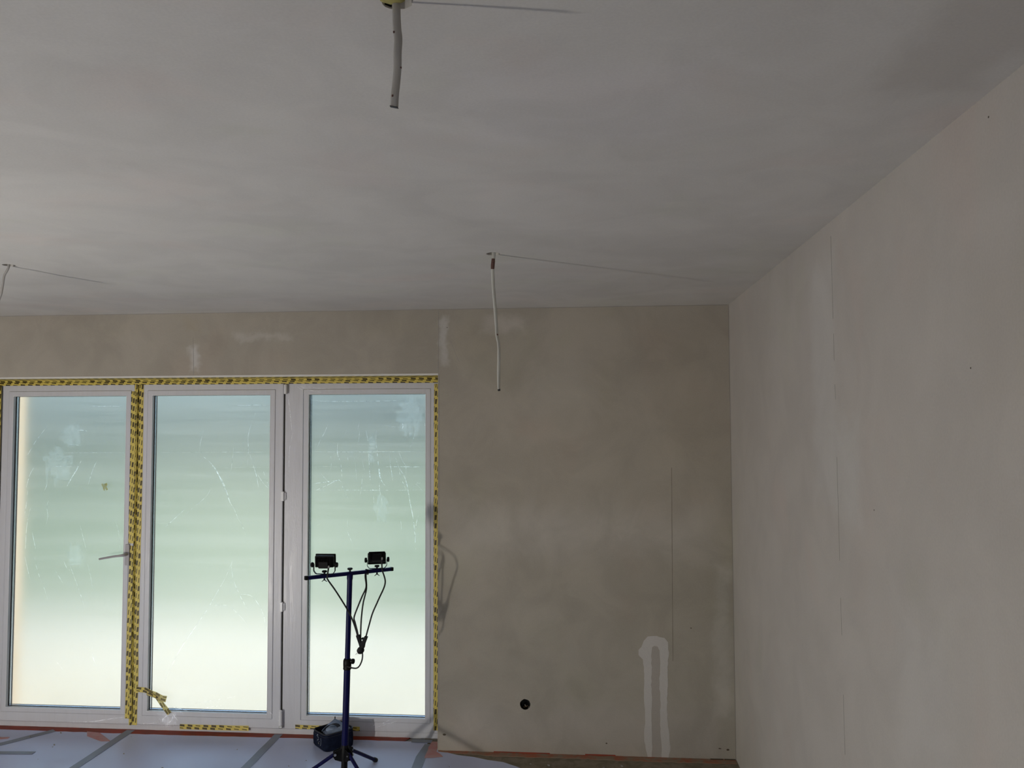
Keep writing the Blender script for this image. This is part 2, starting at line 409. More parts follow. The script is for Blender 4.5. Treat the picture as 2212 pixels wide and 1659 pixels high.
CH = [circle(-.292, 1.253, .026, 20, .002, 2), circle(-.350, 3.198, .028, 20, .001, 3), circle(-2.410, 3.218, .026, 20, .001, 5)]
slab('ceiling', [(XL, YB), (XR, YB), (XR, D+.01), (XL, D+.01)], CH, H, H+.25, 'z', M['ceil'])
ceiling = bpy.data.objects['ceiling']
floor = struct(MB().box((XL, YB, -.12), (XR, D+.36, -.004)).build('floor', M['slab']))

# white plaster bead along the lintel edge
struct(MB().box((OX0, D-.003, OZ1-.001), (OX1+.002, D+.012, OZ1+.011)).build('trim_1', M['bead'], bevel=.002))
# vertical arris bead at the right jamb
struct(MB().box((OX1-.0015, D-.0012, 0.0), (OX1+.006, D+.01, OZ1-.002)).build('trim_2', M['wall_b'], bevel=.001))
# low plastic sill profile under all three door units
sill = MB().box((OX0, YW, -.004), (OX1, YW+.12, .034)).build('door_sill', M['upvc'], bevel=.003); sill.name = 'trim_3'; struct(sill)

def strip_line(pts, w, t0, ax, m, name, parent, depth, wob=0.0006, seed=3):
    """thin joint line on a wall; pts in the wall's own two axes"""
    rn = random.Random(seed); s = MB(); P = []
    for i in range(len(pts)-1):
        (a, b), (c, d) = pts[i], pts[i+1]; n = max(2, int(math.hypot(c-a, d-b)/.05))
        P += [(a+(c-a)*k/n, b+(d-b)*k/n) for k in range(n)]
    P.append(pts[-1]); P = [(p[0]+rn.uniform(-wob, wob), p[1]) for p in P]
    L = []; R = []
    for i, p in enumerate(P):
        q0 = P[max(i-1, 0)]; q1 = P[min(i+1, len(P)-1)]; dx, dz = q1[0]-q0[0], q1[1]-q0[1]; l = math.hypot(dx, dz) or 1
        ww = w*rn.uniform(.6, 1.15)/2
        L.append((p[0]-dz/l*ww, p[1]+dx/l*ww)); R.append((p[0]+dz/l*ww, p[1]-dx/l*ww))
    s.prism(L + R[::-1], depth, t0, ax)
    return part(s, name, m, parent)

def wobbly(pts, step=.02, amp=.003, seed=1):
    rn = random.Random(seed); out = []
    for i in range(len(pts)):
        a, b = pts[i], pts[(i+1) % len(pts)]; n = max(1, int(math.hypot(b[0]-a[0], b[1]-a[1])/step))
        for k in range(n):
            out.append((a[0]+(b[0]-a[0])*k/n + rn.uniform(-amp, amp), a[1]+(b[1]-a[1])*k/n + rn.uniform(-amp, amp)))
    return out

# joints and filled grooves of the back wall
strip_line([(.503, 1.62), (.500, 1.1), (.496, .535)], .0024, D+.001, 'y', M['groove'], 'groove', wall_back, D-.0006, .0002)
strip_line([(-2.342, 2.40), (-2.338, 2.3), (-2.335, 2.172)], .0025, D+.001, 'y', M['crack_soft'], 'joint', wall_back, D-.0006, seed=5)
strip_line([(-.842, 2.545), (-.840, 2.4), (-.843, 2.175)], .003, D+.001, 'y', M['crack_soft'], 'joint', wall_back, D-.0006, seed=6)
strip_line([(-.768, 2.36), (-.742, 2.29), (-.72, 2.24)], .0022, D+.001, 'y', M['crack_soft'], 'scratch', wall_back, D-.0004, seed=8)
strip_line([(XL, H-.0015), (XR-.01, H-.0015)], .0045, D+.001, 'y', M['crack_soft'], 'corner_joint', wall_back, D-.0008, .0012, seed=9)
strip_line([(XR-.0022, 2.54), (XR-.0022, .0)], .003, D+.001, 'y', M['crack_soft'], 'corner_joint', wall_back, D-.0008, .0004, seed=10)
fill = [(.352,-.002),(.330,.09),(.338,.22),(.331,.35),(.336,.46),(.330,.54),(.305,.565),(.303,.595),(.322,.612),(.334,.645),(.358,.668),(.405,.675),(.450,.662),(.472,.640),(.474,.58),(.466,.5),(.468,.40),(.461,.33),(.462,.22),(.470,.13),(.478,.06),(.466,-.002)]
inn = [(.428,-.002),(.424,.10),(.420,.2),(.423,.3),(.419,.42),(.424,.52),(.421,.59),(.412,.614),(.396,.620),(.381,.610),(.376,.58),(.378,.5),(.374,.4),(.377,.3),(.373,.2),(.376,.1),(.372,-.002)]
loop = fill + inn                                     # inverted U band of pale filler
part(MB().prism(wobbly(loop, .02, .0022, 4), D-.0009, D+.002), 'filler_band', M['filler'], wall_back, 'pale inverted U of fresh filler')
part(MB().prism(wobbly(inn, .02, .0015, 5), D-.0004, D+.002), 'filled_chase', M['filler_grey'], wall_back, 'grey filled cable chase')
for i, (x, z, r) in enumerate([(-.805,.092,.006),(.746,.060,.0035),(.752,.059,.003),(.792,.055,.006),(.60,.72,.003),(-.79,2.44,.002),(.12,.07,.0035)]):
    part(MB().prism([(x+a[0]*r*1.6, z+a[1]*r) for a in circle(0,0,1,7,.25,i)], D-.0006, D+.001), 'gouge', M['crack'], wall_back)
# right wall joint, short visible stretches
for i, (z0, z1) in enumerate([(2.50,2.22),(2.17,2.08),(2.0,1.95),(1.76,1.42),(1.30,1.18),(.99,.80),(.72,.45)]):
    strip_line([(2.796-(2.5-z0)*.014, z0), (2.796-(2.5-z1)*.014, z1)], .0022, XR+.001, 'x', M['crack_soft'], 'joint', wall_right, XR-.0006, .0006, seed=20+i)
for i, (y, z) in enumerate([(1.837,1.99),(1.726,2.50),(2.45,1.62),(1.55,1.22)]):
    part(MB().prism([(y+a[0]*.0022, z+a[1]*.0022) for a in circle(0,0,1,7,.2,i+40)], XR-.0006, XR+.001, 'x'), 'speck', M['crack'], wall_right)

# socket box in its hole with stubs of wire
sb = thing('socket_box', 'round black socket hole with wire ends low on the back wall', 'socket box', (-.3385, D+.03, .2735))
b = MB(); c0 = Vector((-.3385, D+.055, .2735)); b.lathe((-.3385, D+.004, .2735), (0,1,0), [(0,.0296),(.05,.0296),(.05,.001)], 26)
b.f.pop(-2) if False else None
o = part(b, 'box', M['box'], sb)
me = o.data; bm = bmesh.new(); bm.from_mesh(me)
bmesh.ops.delete(bm, geom=[f for f in bm.faces if all(abs(v.co.y-(D+.004)) < 1e-4 for v in f.verts)], context='FACES'); bm.to_mesh(me); bm.free()
part(MB().tube([(-.336,D+.045,.252),(-.337,D+.02,.256),(-.341,D+.012,.268)], .0021, 8), 'wire', M['wire'], sb)
part(MB().tube([(-.330,D+.045,.252),(-.332,D+.02,.255),(-.327,D+.012,.264)], .0019, 8), 'wire', M['copper'], sb)
part(MB().tube([(-.341,D+.045,.252),(-.343,D+.02,.252),(-.347,D+.012,.256)], .0019, 8), 'wire', M['copper'], sb)
part(MB().tube([(-.352,D+.045,.26),(-.350,D+.02,.262),(-.344,D+.014,.270),(-.333,D+.018,.272)], .0018, 8), 'wire', M['black'], sb)

# ------------------------------------------------------------------ door units
def ring_part(name, a, m, parent, bevel=.0015, label=None): return part(MB().ring(*a), name, m, parent, label, bevel=bevel)

def pane_set(parent, gx0, gx1, gz0, gz1, yf):
    """bead, gasket, inner pane, spacer, outer pane, outer gasket for one glazed opening"""
    ring_part('glazing_bead', (gx0-.030, gx1+.030, gz0-.026, gz1+.030, .030, .030, .026, .030, yf-.003, yf+.020), M['upvc'], parent, .0025)
    ring_part('bead_lip', (gx0-.002, gx1+.002, gz0-.002, gz1+.002, .004, .004, .004, .004, yf-.004, yf+.019), M['upvc_clean'], parent, .001)
    ring_part('gasket', (gx0-.001, gx1+.001, gz0-.001, gz1+.001, .005, .005, .004, .004, yf+.0195, yf+.024), M['gasket'], parent, 0)
    part(MB().box((gx0-.008, yf+.024, gz0-.008), (gx1+.008, yf+.028, gz1+.008)), 'glass_pane', M['glass_in'], parent)
    ring_part('spacer_bar', (gx0-.004, gx1+.004, gz0-.006, gz1+.006, .008, .008, .010, .010, yf+.028, yf+.040), M['alu'], parent, 0)
    part(MB().box((gx0-.008, yf+.040, gz0-.008), (gx1+.008, yf+.044, gz1+.008)), 'glass_pane', M['glass'], parent)
    ring_part('outer_gasket', (gx0-.010, gx1+.010, gz0-.010, gz1+.010, .014, .014, .014, .012, yf+.044, yf+.052), M['gasket'], parent, 0)

G = [(-3.598, -2.846, .120, 2.0594), (-2.678, -1.917, .120, 2.0594), (-1.6815, -.949, .1146, 2.060)]
YS = YW - .015
d1 = sroot('door_1', (-3.22, YW, .035)); d2 = sroot('door_2', (-2.29, YW, .035)); w1 = sroot('window_1', (-1.33, YW, .035))
ring_part('outer_frame', (OX0, -2.774, .034, OZ1, .06, .035, .012, .05, YW, YW+.075), M['upvc'], d1)
ring_part('outer_frame', (-2.773, -1.820, .034, OZ1, .035, .014, .012, .05, YW, YW+.075), M['upvc'], d2)
ring_part('outer_frame', (-1.829, OX1, .034, OZ1, .114, .080, .054, .070, YW-.002, YW+.075), M['upvc'], w1)
x0, x1, z0, z1 = G[0]; s1 = ring_part('sash', (-3.672, -2.786, .037, 2.130, x0-.03+3.672, -2.786-x1-.03, z0-.026-.037, 2.130-z1-.03, YS, YS+.065), M['upvc'], d1, .003)
pane_set(s1, x0, x1, z0, z1, YS)
x0, x1, z0, z1 = G[1]; s2 = ring_part('sash', (-2.758, -1.836, .037, 2.130, x0-.03+2.758, -1.836-x1-.03, z0-.026-.037, 2.130-z1-.03, YS, YS+.065), M['upvc'], d2, .003)
pane_set(s2, x0, x1, z0, z1, YS)
f3 = [c for c in w1.children][0]
pane_set(f3, *G[2], YW-.002)
# dark rebate lines between the units
part(MB().box((-2.786, YW-.002, .04), (-2.758, YW+.002, 2.12)), 'rebate', M['gap'], d1)
part(MB().box((-1.8358, YW-.003, .04), (-1.8292, YW+.002, 2.12)), 'rebate', M['gap'], d2)
# hinges
def hinge(parent, x, z0, z1, r, low=False):
    h = part(MB().cyl((x, YS-.004, z0), (x, YS-.004, z1), r, n=16), 'hinge', M['upvc_clean'], parent, 'white hinge sleeve', smooth=True)
    part(MB().lathe((x, YS-.004, z1), (0,0,1), [(0, r*.8), (.004, r*.6), (.006, .001)], 14), 'hinge_cap', M['upvc_clean'], h)
    if low: part(MB().box((x-.012, YS-.006, z0-.018), (x+.012, YS+.010, z0-.001)), 'hinge_bearing', M['steel'], h, 'bare steel bearing', bevel=.003)
hinge(d2, -1.822, 2.062, 2.118, .010)
hinge(d2, -1.832, .058, .145, .0105, True)
for z in (1.405, .735):
    part(MB().box((-1.846, YS-.003, z), (-1.828, YS+.012, z+.058)), 'frame_clip', M['upvc_clean'], d2, bevel=.002)
    part(MB().box((-1.826, YS+.004, z+.006), (-1.817, YS+.014, z+.052)), 'frame_clip', M['upvc'], d2, bevel=.002)
# handle of the left leaf
hd = part(MB().box((-2.853+.02, YS-.011, 1.005), (-2.853+.047, YS+.001, 1.135)), 'handle', M['upvc_clean'], s1, 'light grey door handle turned level', bevel=.004, seg=2)
hd.parent = d1; hd.matrix_parent_inverse = Matrix.Translation(d1.location).inverted()
M['handle'] = plain('grey_handle', (.42, .40, .42), .35); hd.data.materials[0] = M['handle']
part(MB().tube([(-2.820,YS-.009,1.074),(-2.820,YS-.038,1.074),(-2.826,YS-.048,1.073),(-2.840,YS-.052,1.0715),(-2.880,YS-.053,1.067),(-2.972,YS-.053,1.050)],
               [.009,.009,.0095,.010,.0095,.0085], 12, ry=[.009,.009,.0085,.007,.0065,.006]), 'lever', M['handle'], hd, smooth=True)

# ------------------------------------------------------------------ milky building film outside, with laths
mf = MB(); mf.box((OX0+.004, YW+.098, -.02), (OX1-.004, YW+.0995, OZ1-.004))
fo = tag(mf.build('weather_film', M['milky']), 'milky plastic sheet stretched outside behind the three glass doors', 'plastic sheet')

# ------------------------------------------------------------------ clear masking film: creases and gathered folds
CREASES = [
 (1,4.887,[(-3.378,1.865),(-3.413,1.822),(-3.451,1.773),(-3.488,1.711),(-3.526,1.650)]),
 (1,4.887,[(-3.447,1.622),(-3.478,1.576),(-3.493,1.533),(-3.505,1.484)]),
 (1,4.887,[(-3.360,1.539),(-3.372,1.490),(-3.393,1.447)]),
 (0.8,4.887,[(-3.363,1.542),(-3.295,1.547)]),
 (2,4.887,[(-3.145,1.650),(-3.173,1.595),(-3.204,1.546),(-3.235,1.491)]),
 (1,4.887,[(-3.042,1.647),(-3.064,1.601),(-3.082,1.546),(-3.095,1.500)]),
 (0.8,4.887,[(-3.495,1.465),(-3.499,1.398),(-3.513,1.312)]),
 (0.9,4.887,[(-3.472,1.358),(-3.487,1.300),(-3.495,1.245),(-3.499,1.184),(-3.501,1.098)]),
 (0.7,4.887,[(-3.356,1.398),(-3.365,1.362),(-3.357,1.301),(-3.369,1.246)]),
 (0.9,4.887,[(-3.458,1.202),(-3.447,1.153),(-3.433,1.099)]),
 (0.7,4.887,[(-3.142,1.247),(-3.125,1.187),(-3.097,1.096)]),
 (0.6,4.887,[(-2.909,1.273),(-2.888,1.201),(-2.877,1.104)]),
 (0.8,4.887,[(-3.079,1.994),(-3.014,1.991),(-2.956,1.994),(-2.892,1.989)]),
 (1.5,4.887,[(-3.173,1.839),(-3.153,1.843),(-3.134,1.841),(-3.111,1.837)]),
 (1.2,4.887,[(-3.229,1.754),(-3.183,1.749),(-3.141,1.745)]),
 (0.5,4.887,[(-3.312,1.702),(-3.208,1.700),(-3.040,1.701),(-2.860,1.702)]),
 (0.6,4.887,[(-3.352,1.614),(-3.258,1.616),(-3.167,1.618)]),
 (0.8,4.887,[(-3.503,1.050),(-3.489,0.995),(-3.474,0.941),(-3.464,0.914)]),
 (0.8,4.887,[(-3.438,1.045),(-3.420,0.972),(-3.396,0.912),(-3.368,0.851),(-3.347,0.791)]),
 (0.8,4.887,[(-3.300,0.967),(-3.250,0.892)]),
 (1.2,4.887,[(-3.243,1.022),(-3.223,0.980),(-3.203,0.968)]),
 (1.1,4.887,[(-3.201,0.993),(-3.163,0.902),(-3.122,0.800),(-3.101,0.729)]),
 (0.7,4.887,[(-3.089,1.012),(-3.068,0.940),(-3.053,0.868)]),
 (0.8,4.887,[(-3.045,0.502),(-3.045,0.454),(-3.023,0.395)]),
 (0.6,4.887,[(-3.279,0.407),(-3.233,0.354)]),
 (0.9,4.887,[(-2.010,1.967),(-2.028,1.915),(-2.052,1.849),(-2.063,1.789),(-2.060,1.728),(-2.062,1.626)]),
 (1.8,4.887,[(-2.363,1.686),(-2.313,1.650),(-2.274,1.608),(-2.249,1.566),(-2.216,1.512),(-2.191,1.452),(-2.171,1.386)]),
 (1.0,4.887,[(-2.300,1.632),(-2.261,1.584),(-2.223,1.512),(-2.197,1.458),(-2.174,1.398),(-2.146,1.356),(-2.120,1.296)]),
 (0.6,4.887,[(-2.120,1.296),(-2.094,1.255),(-2.069,1.195)]),
 (0.9,4.887,[(-2.050,1.692),(-2.024,1.614),(-2.005,1.554),(-1.992,1.488)]),
 (1,4.887,[(-1.962,1.584),(-1.943,1.536),(-1.924,1.483)]),
 (0.6,4.887,[(-1.999,1.566),(-1.961,1.512),(-1.927,1.483)]),
 (0.9,4.887,[(-2.614,1.215),(-2.564,1.260),(-2.496,1.321),(-2.440,1.369)]),
 (0.8,4.887,[(-2.471,1.306),(-2.409,1.361),(-2.353,1.406),(-2.322,1.433)]),
 (0.6,4.887,[(-2.322,1.433),(-2.300,1.472)]),
 (0.6,4.887,[(-2.347,1.844),(-2.359,1.795),(-2.368,1.765),(-2.372,1.717)]),
 (0.5,4.887,[(-2.154,1.729),(-2.159,1.674),(-2.168,1.590)]),
 (0.9,4.887,[(-2.154,1.995),(-2.079,1.992),(-2.023,1.995),(-1.948,1.992)]),
 (0.5,4.887,[(-2.243,1.607),(-2.137,1.609),(-1.925,1.611)]),
 (0.4,4.887,[(-2.623,1.702),(-2.452,1.703),(-2.138,1.704),(-1.926,1.705)]),
 (0.9,4.887,[(-2.154,1.034),(-2.172,0.987),(-2.208,0.909),(-2.256,0.831),(-2.311,0.735),(-2.403,0.603),(-2.494,0.465),(-2.572,0.298)]),
 (1,4.887,[(-2.154,1.034),(-2.156,0.981),(-2.140,0.910),(-2.101,0.827),(-2.057,0.751)]),
 (0.8,4.887,[(-2.095,0.833),(-2.039,0.831),(-1.996,0.793),(-1.958,0.729),(-1.929,0.624)]),
 (0.7,4.887,[(-2.280,0.762),(-2.187,0.767),(-2.137,0.738),(-2.087,0.692),(-2.062,0.662)]),
 (0.6,4.887,[(-2.395,0.167),(-2.303,0.184),(-2.210,0.201),(-2.118,0.221)]),
 (0.6,4.887,[(-2.351,0.127),(-2.277,0.152),(-2.216,0.160),(-2.148,0.158)]),
 (1.2,4.887,[(-2.526,0.146),(-2.488,0.141),(-2.426,0.125)]),
 (1,4.887,[(-1.558,1.873),(-1.579,1.822),(-1.603,1.780),(-1.622,1.738)]),
 (0.7,4.887,[(-1.439,1.840),(-1.451,1.810)]),
 (0.8,4.887,[(-1.360,1.893),(-1.371,1.845)]),
 (0.7,4.887,[(-1.360,1.833),(-1.362,1.792),(-1.368,1.762)]),
 (0.8,4.887,[(-1.320,1.833),(-1.310,1.792),(-1.304,1.759)]),
 (0.9,4.887,[(-1.256,1.833),(-1.256,1.780),(-1.249,1.708)]),
 (0.9,4.887,[(-1.493,1.762),(-1.499,1.720),(-1.492,1.679),(-1.480,1.649),(-1.472,1.613),(-1.468,1.566),(-1.470,1.545)]),
 (0.7,4.887,[(-1.538,1.679),(-1.534,1.637),(-1.538,1.598)]),
 (0.7,4.887,[(-1.435,1.697),(-1.428,1.637)]),
 (0.7,4.887,[(-1.392,1.673),(-1.382,1.613),(-1.376,1.536)]),
 (0.7,4.887,[(-1.346,1.661),(-1.327,1.596)]),
 (1,4.887,[(-1.304,1.696),(-1.297,1.613),(-1.291,1.536),(-1.275,1.483),(-1.267,1.395)]),
 (1,4.887,[(-1.656,1.509),(-1.571,1.521),(-1.491,1.535)]),
 (1.1,4.887,[(-1.625,1.473),(-1.558,1.503),(-1.485,1.535),(-1.467,1.500),(-1.442,1.447),(-1.427,1.417)]),
 (0.7,4.887,[(-1.599,1.577),(-1.583,1.554),(-1.546,1.518)]),
 (2.5,4.887,[(-1.249,1.702),(-1.243,1.649),(-1.237,1.602),(-1.230,1.554),(-1.218,1.525),(-1.200,1.501)]),
 (0.8,4.887,[(-1.236,1.531),(-1.231,1.466),(-1.221,1.424),(-1.211,1.365)]),
 (0.8,4.887,[(-1.173,1.685),(-1.164,1.613),(-1.155,1.554),(-1.149,1.513)]),
 (1.5,4.887,[(-1.134,1.667),(-1.116,1.614),(-1.085,1.566),(-1.067,1.519),(-1.055,1.460),(-1.043,1.390),(-1.025,1.302),(-1.016,1.214),(-1.009,1.115)]),
 (0.8,4.887,[(-1.113,1.702),(-1.092,1.649),(-1.071,1.619),(-1.073,1.578)]),
 (0.7,4.887,[(-1.116,1.596),(-1.091,1.525),(-1.067,1.472)]),
 (0.7,4.887,[(-1.014,1.838),(-1.026,1.779),(-1.047,1.729)]),
 (0.7,4.887,[(-1.658,1.706),(-1.419,1.705),(-1.176,1.706),(-0.951,1.706)]),
 (1.1,4.887,[(-1.194,1.615),(-1.080,1.615),(-0.950,1.614)]),
 (0.7,4.887,[(-1.644,1.473),(-1.418,1.473),(-1.176,1.473),(-0.950,1.476)]),
 (0.4,4.887,[(-1.657,1.616),(-1.480,1.615)]),
 (0.7,4.887,[(-0.995,1.525),(-1.025,1.490)]),
 (0.8,4.887,[(-1.004,1.508),(-0.971,1.472),(-0.950,1.449)]),
 (0.5,4.887,[(-1.001,1.513),(-0.953,1.522)]),
 (0.9,4.887,[(-0.992,1.325),(-1.004,1.284),(-1.010,1.214),(-1.011,1.167)]),
 (0.6,4.887,[(-1.429,1.299),(-1.430,1.222),(-1.392,1.140)]),
 (0.6,4.887,[(-1.639,1.227),(-1.618,1.259),(-1.590,1.269)]),
 (0.6,4.887,[(-1.103,1.295),(-1.093,1.225)]),
 (0.6,4.887,[(-1.207,1.866),(-1.117,1.855),(-1.092,1.862)]),
 (0.6,4.887,[(-1.339,1.566),(-1.345,1.495),(-1.352,1.447)]),
 (0.8,4.887,[(-1.661,2.026),(-1.605,2.017),(-1.421,2.014),(-1.117,2.016)]),
 (1.4,4.887,[(-0.955,1.892),(-0.954,1.862)]),
 (1.2,4.887,[(-1.095,1.880),(-1.089,1.862),(-1.094,1.845)]),
 (0.8,4.872,[(-1.274,0.074),(-1.204,0.088),(-1.166,0.108),(-1.134,0.121)]),
 (0.6,4.872,[(-1.254,0.062),(-1.172,0.086),(-1.102,0.109)]),
 (0.4,4.872,[(-1.913,0.149),(-1.867,0.107),(-1.814,0.059)]),
 (0.7,4.872,[(-3.173,0.043),(-3.027,0.049),(-2.919,0.067),(-2.811,0.083)]),
 (0.7,4.872,[(-2.735,0.055),(-2.676,0.044),(-2.596,0.059)]),
 (0.8,4.872,[(-2.580,0.049),(-2.570,0.079),(-2.538,0.105)]),
 (0.6,4.872,[(-2.543,0.045),(-2.511,0.081),(-2.517,0.111)]),
 (0.6,4.872,[(-2.474,0.067),(-2.496,0.091),(-2.512,0.114)]),
 (0.7,4.872,[(-1.727,2.109),(-1.670,2.084),(-1.593,2.070)]),
 (0.5,4.872,[(-1.713,2.116),(-1.635,2.098),(-1.537,2.090)]),
 (0.5,4.872,[(-1.748,2.106),(-1.705,2.078),(-1.684,2.061)]),
 (0.7,4.872,[(-1.804,2.044),(-1.792,1.955),(-1.780,1.838)]),
 (0.5,4.872,[(-1.773,1.825),(-1.793,1.715),(-1.795,1.579)]),
]

def crease_mesh():
    s = MB(); rn = random.Random(5)
    for w, y, P in CREASES:
        # smooth the polyline (Catmull-Rom) and sweep a thin raised ridge
        Q = []
        pts = [Vector((p[0], y, p[1])) for p in P]; n = len(pts)
        for i in range(n-1):
            p0, p1, p2, p3 = pts[max(i-1,0)], pts[i], pts[i+1], pts[min(i+2,n-1)]
            L = (p2-p1).length; k = max(2, int(L/.02))
            for j in range(k):
                t = j/k
                Q.append(.5*((2*p1)+(p2-p0)*t+(2*p0-5*p1+4*p2-p3)*t*t+(-p0+3*p1-3*p2+p3)*t**3))
        Q.append(pts[-1]); m = len(Q)
        for i in range(m-1):
            if rn.random() < .10: continue            # creases break up along their length
            a, b = Q[i], Q[i+1]; d = (b-a).normalized(); sd = Vector((-d.z, 0, d.x))
            fa = min(1, .35 + 2.2*min(i, m-1-i)/m); fb = min(1, .35 + 2.2*min(i+1, m-2-i)/m)
            wa = .0014*w*fa*rn.uniform(.6,1.25); wb = .0014*w*fb*rn.uniform(.6,1.25); up = Vector((0,-.0009,0))
            s.poly([a-sd*wa, b-sd*wb, b+up, a+up]); s.poly([a+up, b+up, b+sd*wb, a+sd*wa])
    return s
cf = thing('masking_film', 'clear creased masking film taped over the glass doors', 'plastic film', (-2.3, YW-.01, 1.0))
part(crease_mesh(), 'film_crease', M['crease'], cf)['kind'] = 'stuff'
# crumpled gathers
def gather(pts, y, seed, amp=.006, nm='film_gather'):
    rn = random.Random(seed); s = MB(); nx, nz = 10, 8; (x0, z0), (x1, z1) = pts; g = []
    for j in range(nz+1):
        for i in range(nx+1):
            s.v.append((x0+(x1-x0)*i/nx+rn.uniform(-.004,.004), y-rn.uniform(0,amp), z0+(z1-z0)*j/nz+rn.uniform(-.003,.003)))
    for j in range(nz):
        for i in range(nx):
            if ((i+.5)/nx*2-1)**2 + ((j+.5)/nz*2-1)**2 > rn.uniform(.35,1.2): continue
            a = j*(nx+1)+i; s.f.append((a,a+1,a+nx+2)); s.f.append((a,a+nx+2,a+nx+1))
    return part(s, nm, M['gather'], cf)
M['gather'] = haze_film('gathered_film', .90, .25)
M['gather2'] = haze_film('rubbed_film', .95, .26, (.85,.95,1))
gather([(-2.62,.085),(-2.45,.155)], YS-.005, 1); gather([(-2.60,.03),(-2.48,.10)], YS-.004, 2)
for (a, b, sd) in [(((-3.40,1.50),(-3.20,1.74)), YW-.004, 3), (((-3.28,1.74),(-3.14,1.88)), YW-.004, 4), (((-3.23,.98),(-3.12,1.14)), YW-.004, 6), (((-1.27,1.28),(-1.17,1.46)), YW-.004, 7), (((-1.13,1.80),(-.97,2.04)), YW-.004, 8), (((-1.31,1.62),(-1.26,1.82)), YW-.004, 9)]:
    gather(a, b, sd, .003).data.materials[0] = M['gather2']

# ------------------------------------------------------------------ yellow printed tape
def tape(name, label, pts, w, nrm=(0,-1,0), th=.0006, u0=0.0, v0=0.0, m=None, seed=1, wob=.0008, root=None, pname=None):
    """a run of tape: pts = centre line in room coordinates, w = width, nrm = facing"""
    rn = random.Random(seed); s = MB(); N = Vector(nrm).normalized(); P = []
    pts = [Vector(p) for p in pts]
    for i in range(len(pts)-1):
        n = max(1, int((pts[i+1]-pts[i]).length/.06)); P += [pts[i].lerp(pts[i+1], k/n) for k in range(n)]
    P.append(pts[-1]); u = u0; L = []; R = []; U = []
    for i, p in enumerate(P):
        d = (P[min(i+1,len(P)-1)]-P[max(i-1,0)]).normalized(); sd = d.cross(N).normalized()
        if i: u += (p-P[i-1]).length
        U.append(u); a = w/2 + rn.uniform(-wob, wob); c = w/2 + rn.uniform(-wob, wob)
        L.append(p-sd*a); R.append(p+sd*c)
    for i in range(len(P)-1):
        q = [L[i], R[i], R[i+1], L[i+1]]; uv = [(U[i],v0),(U[i],v0+w),(U[i+1],v0+w),(U[i+1],v0)]
        s.poly([v+N*th for v in q], uv)
        s.poly([L[i], L[i+1], L[i+1]+N*th, L[i]+N*th], [(U[i],v0)]*4); s.poly([R[i]+N*th, R[i+1]+N*th, R[i+1], R[i]], [(U[i],v0)]*4)
    s.poly([L[0], L[0]+N*th, R[0]+N*th, R[0]], [(0,0)]*4); s.poly([L[-1], R[-1], R[-1]+N*th, L[-1]+N*th], [(0,0)]*4)
    if root is not None: return part(s, pname or name, m or M['tape'], root)
    o = s.build(name, m or M['tape']); tag(o, label, 'tape', 'yellow printed tape strips on the glass doors'); return o

def tape_thing(label, runs):
    t = thing('masking_tape', label, 'tape', tuple(runs[0][0][0]), 'yellow printed tape strips on the glass doors')
    for i, r in enumerate(runs):
        pts, w, nrm = r[:3]; kw = r[3] if len(r) > 3 else {}
        tape('x', '', pts, w, nrm, root=t, pname='tape_strip', seed=i+int(abs(pts[0][0])*100), **kw)
    return t
zt = OZ1
tape_thing('yellow printed tape along the top of the frames under the lintel', [
    ([(OX0+.01, YW-.086, zt-.0004), (OX1-.004, YW-.086, zt-.0004)], .165, (0,0,-1)),
    ([(OX0+.01, YW-.0165, zt-.010), (OX1-.004, YW-.0165, zt-.010)], .020, (0,-.8,-.6), dict(v0=.013)),
    ([(OX0+.01, YS-.001, zt-.0255), (OX1-.004, YS-.001, zt-.027)], .0185, (0,-1,0), dict(v0=.036)),
    ])
tape_thing('yellow printed tape down the far left jamb at the frame edge', [
    ([(-3.700, YS-.001, 2.125), (-3.697, YS-.001, 1.6), (-3.700, YS-.001, 1.0), (-3.70, YS-.001, .06)], .036, (0,-1,0)),
    ([(-3.725, YW-.02, 2.13), (-3.725, YW-.02, .05)], .034, (.6,-.8,0), dict(v0=.03))])
tape_thing('long yellow printed tape on the left leaf edge above the door handle', [
    ([(-2.8005, YS-.001, 2.085), (-2.7995, YS-.001, 1.62), (-2.803, YS-.001, 1.42), (-2.806, YS-.001, 1.14)], .046, (0,-1,0), dict(wob=.0015)),
    ([(-2.784, YS-.0015, 2.128), (-2.784, YS-.0015, 2.06)], .022, (0,-1,0)),
    ([(-2.779, YS+.004, 2.125), (-2.777, YS+.004, 1.1)], .018, (.8,-.6,0), dict(v0=.05))])
tape_thing('yellow printed tape on the left leaf edge below the door handle', [
    ([(-2.794, YS-.001, 1.125), (-2.797, YS-.001, .95), (-2.802, YS-.001, .60), (-2.802, YS-.001, .28), (-2.803, YS-.001, .072)], .030, (0,-1,0), dict(wob=.0018)),
    ([(-2.779, YS+.004, 1.12), (-2.777, YS+.004, .05)], .018, (.8,-.6,0), dict(v0=.05)),
    ([(-2.786, YS-.0015, .30), (-2.783, YS-.0015, .033)], .018, (0,-1,0))])
tape_thing('yellow printed tape down the left edge of the middle leaf', [
    ([(-2.751, YS-.001, 2.128), (-2.7485, YS-.001, 1.6), (-2.751, YS-.001, 1.1), (-2.754, YS-.001, .55), (-2.752, YS-.001, .2), (-2.756, YS-.001, .034)], .029, (0,-1,0), dict(wob=.0015)),
    ([(-2.764, YS+.004, 2.125), (-2.764, YS+.004, .05)], .014, (-.8,-.6,0), dict(v0=.04))])
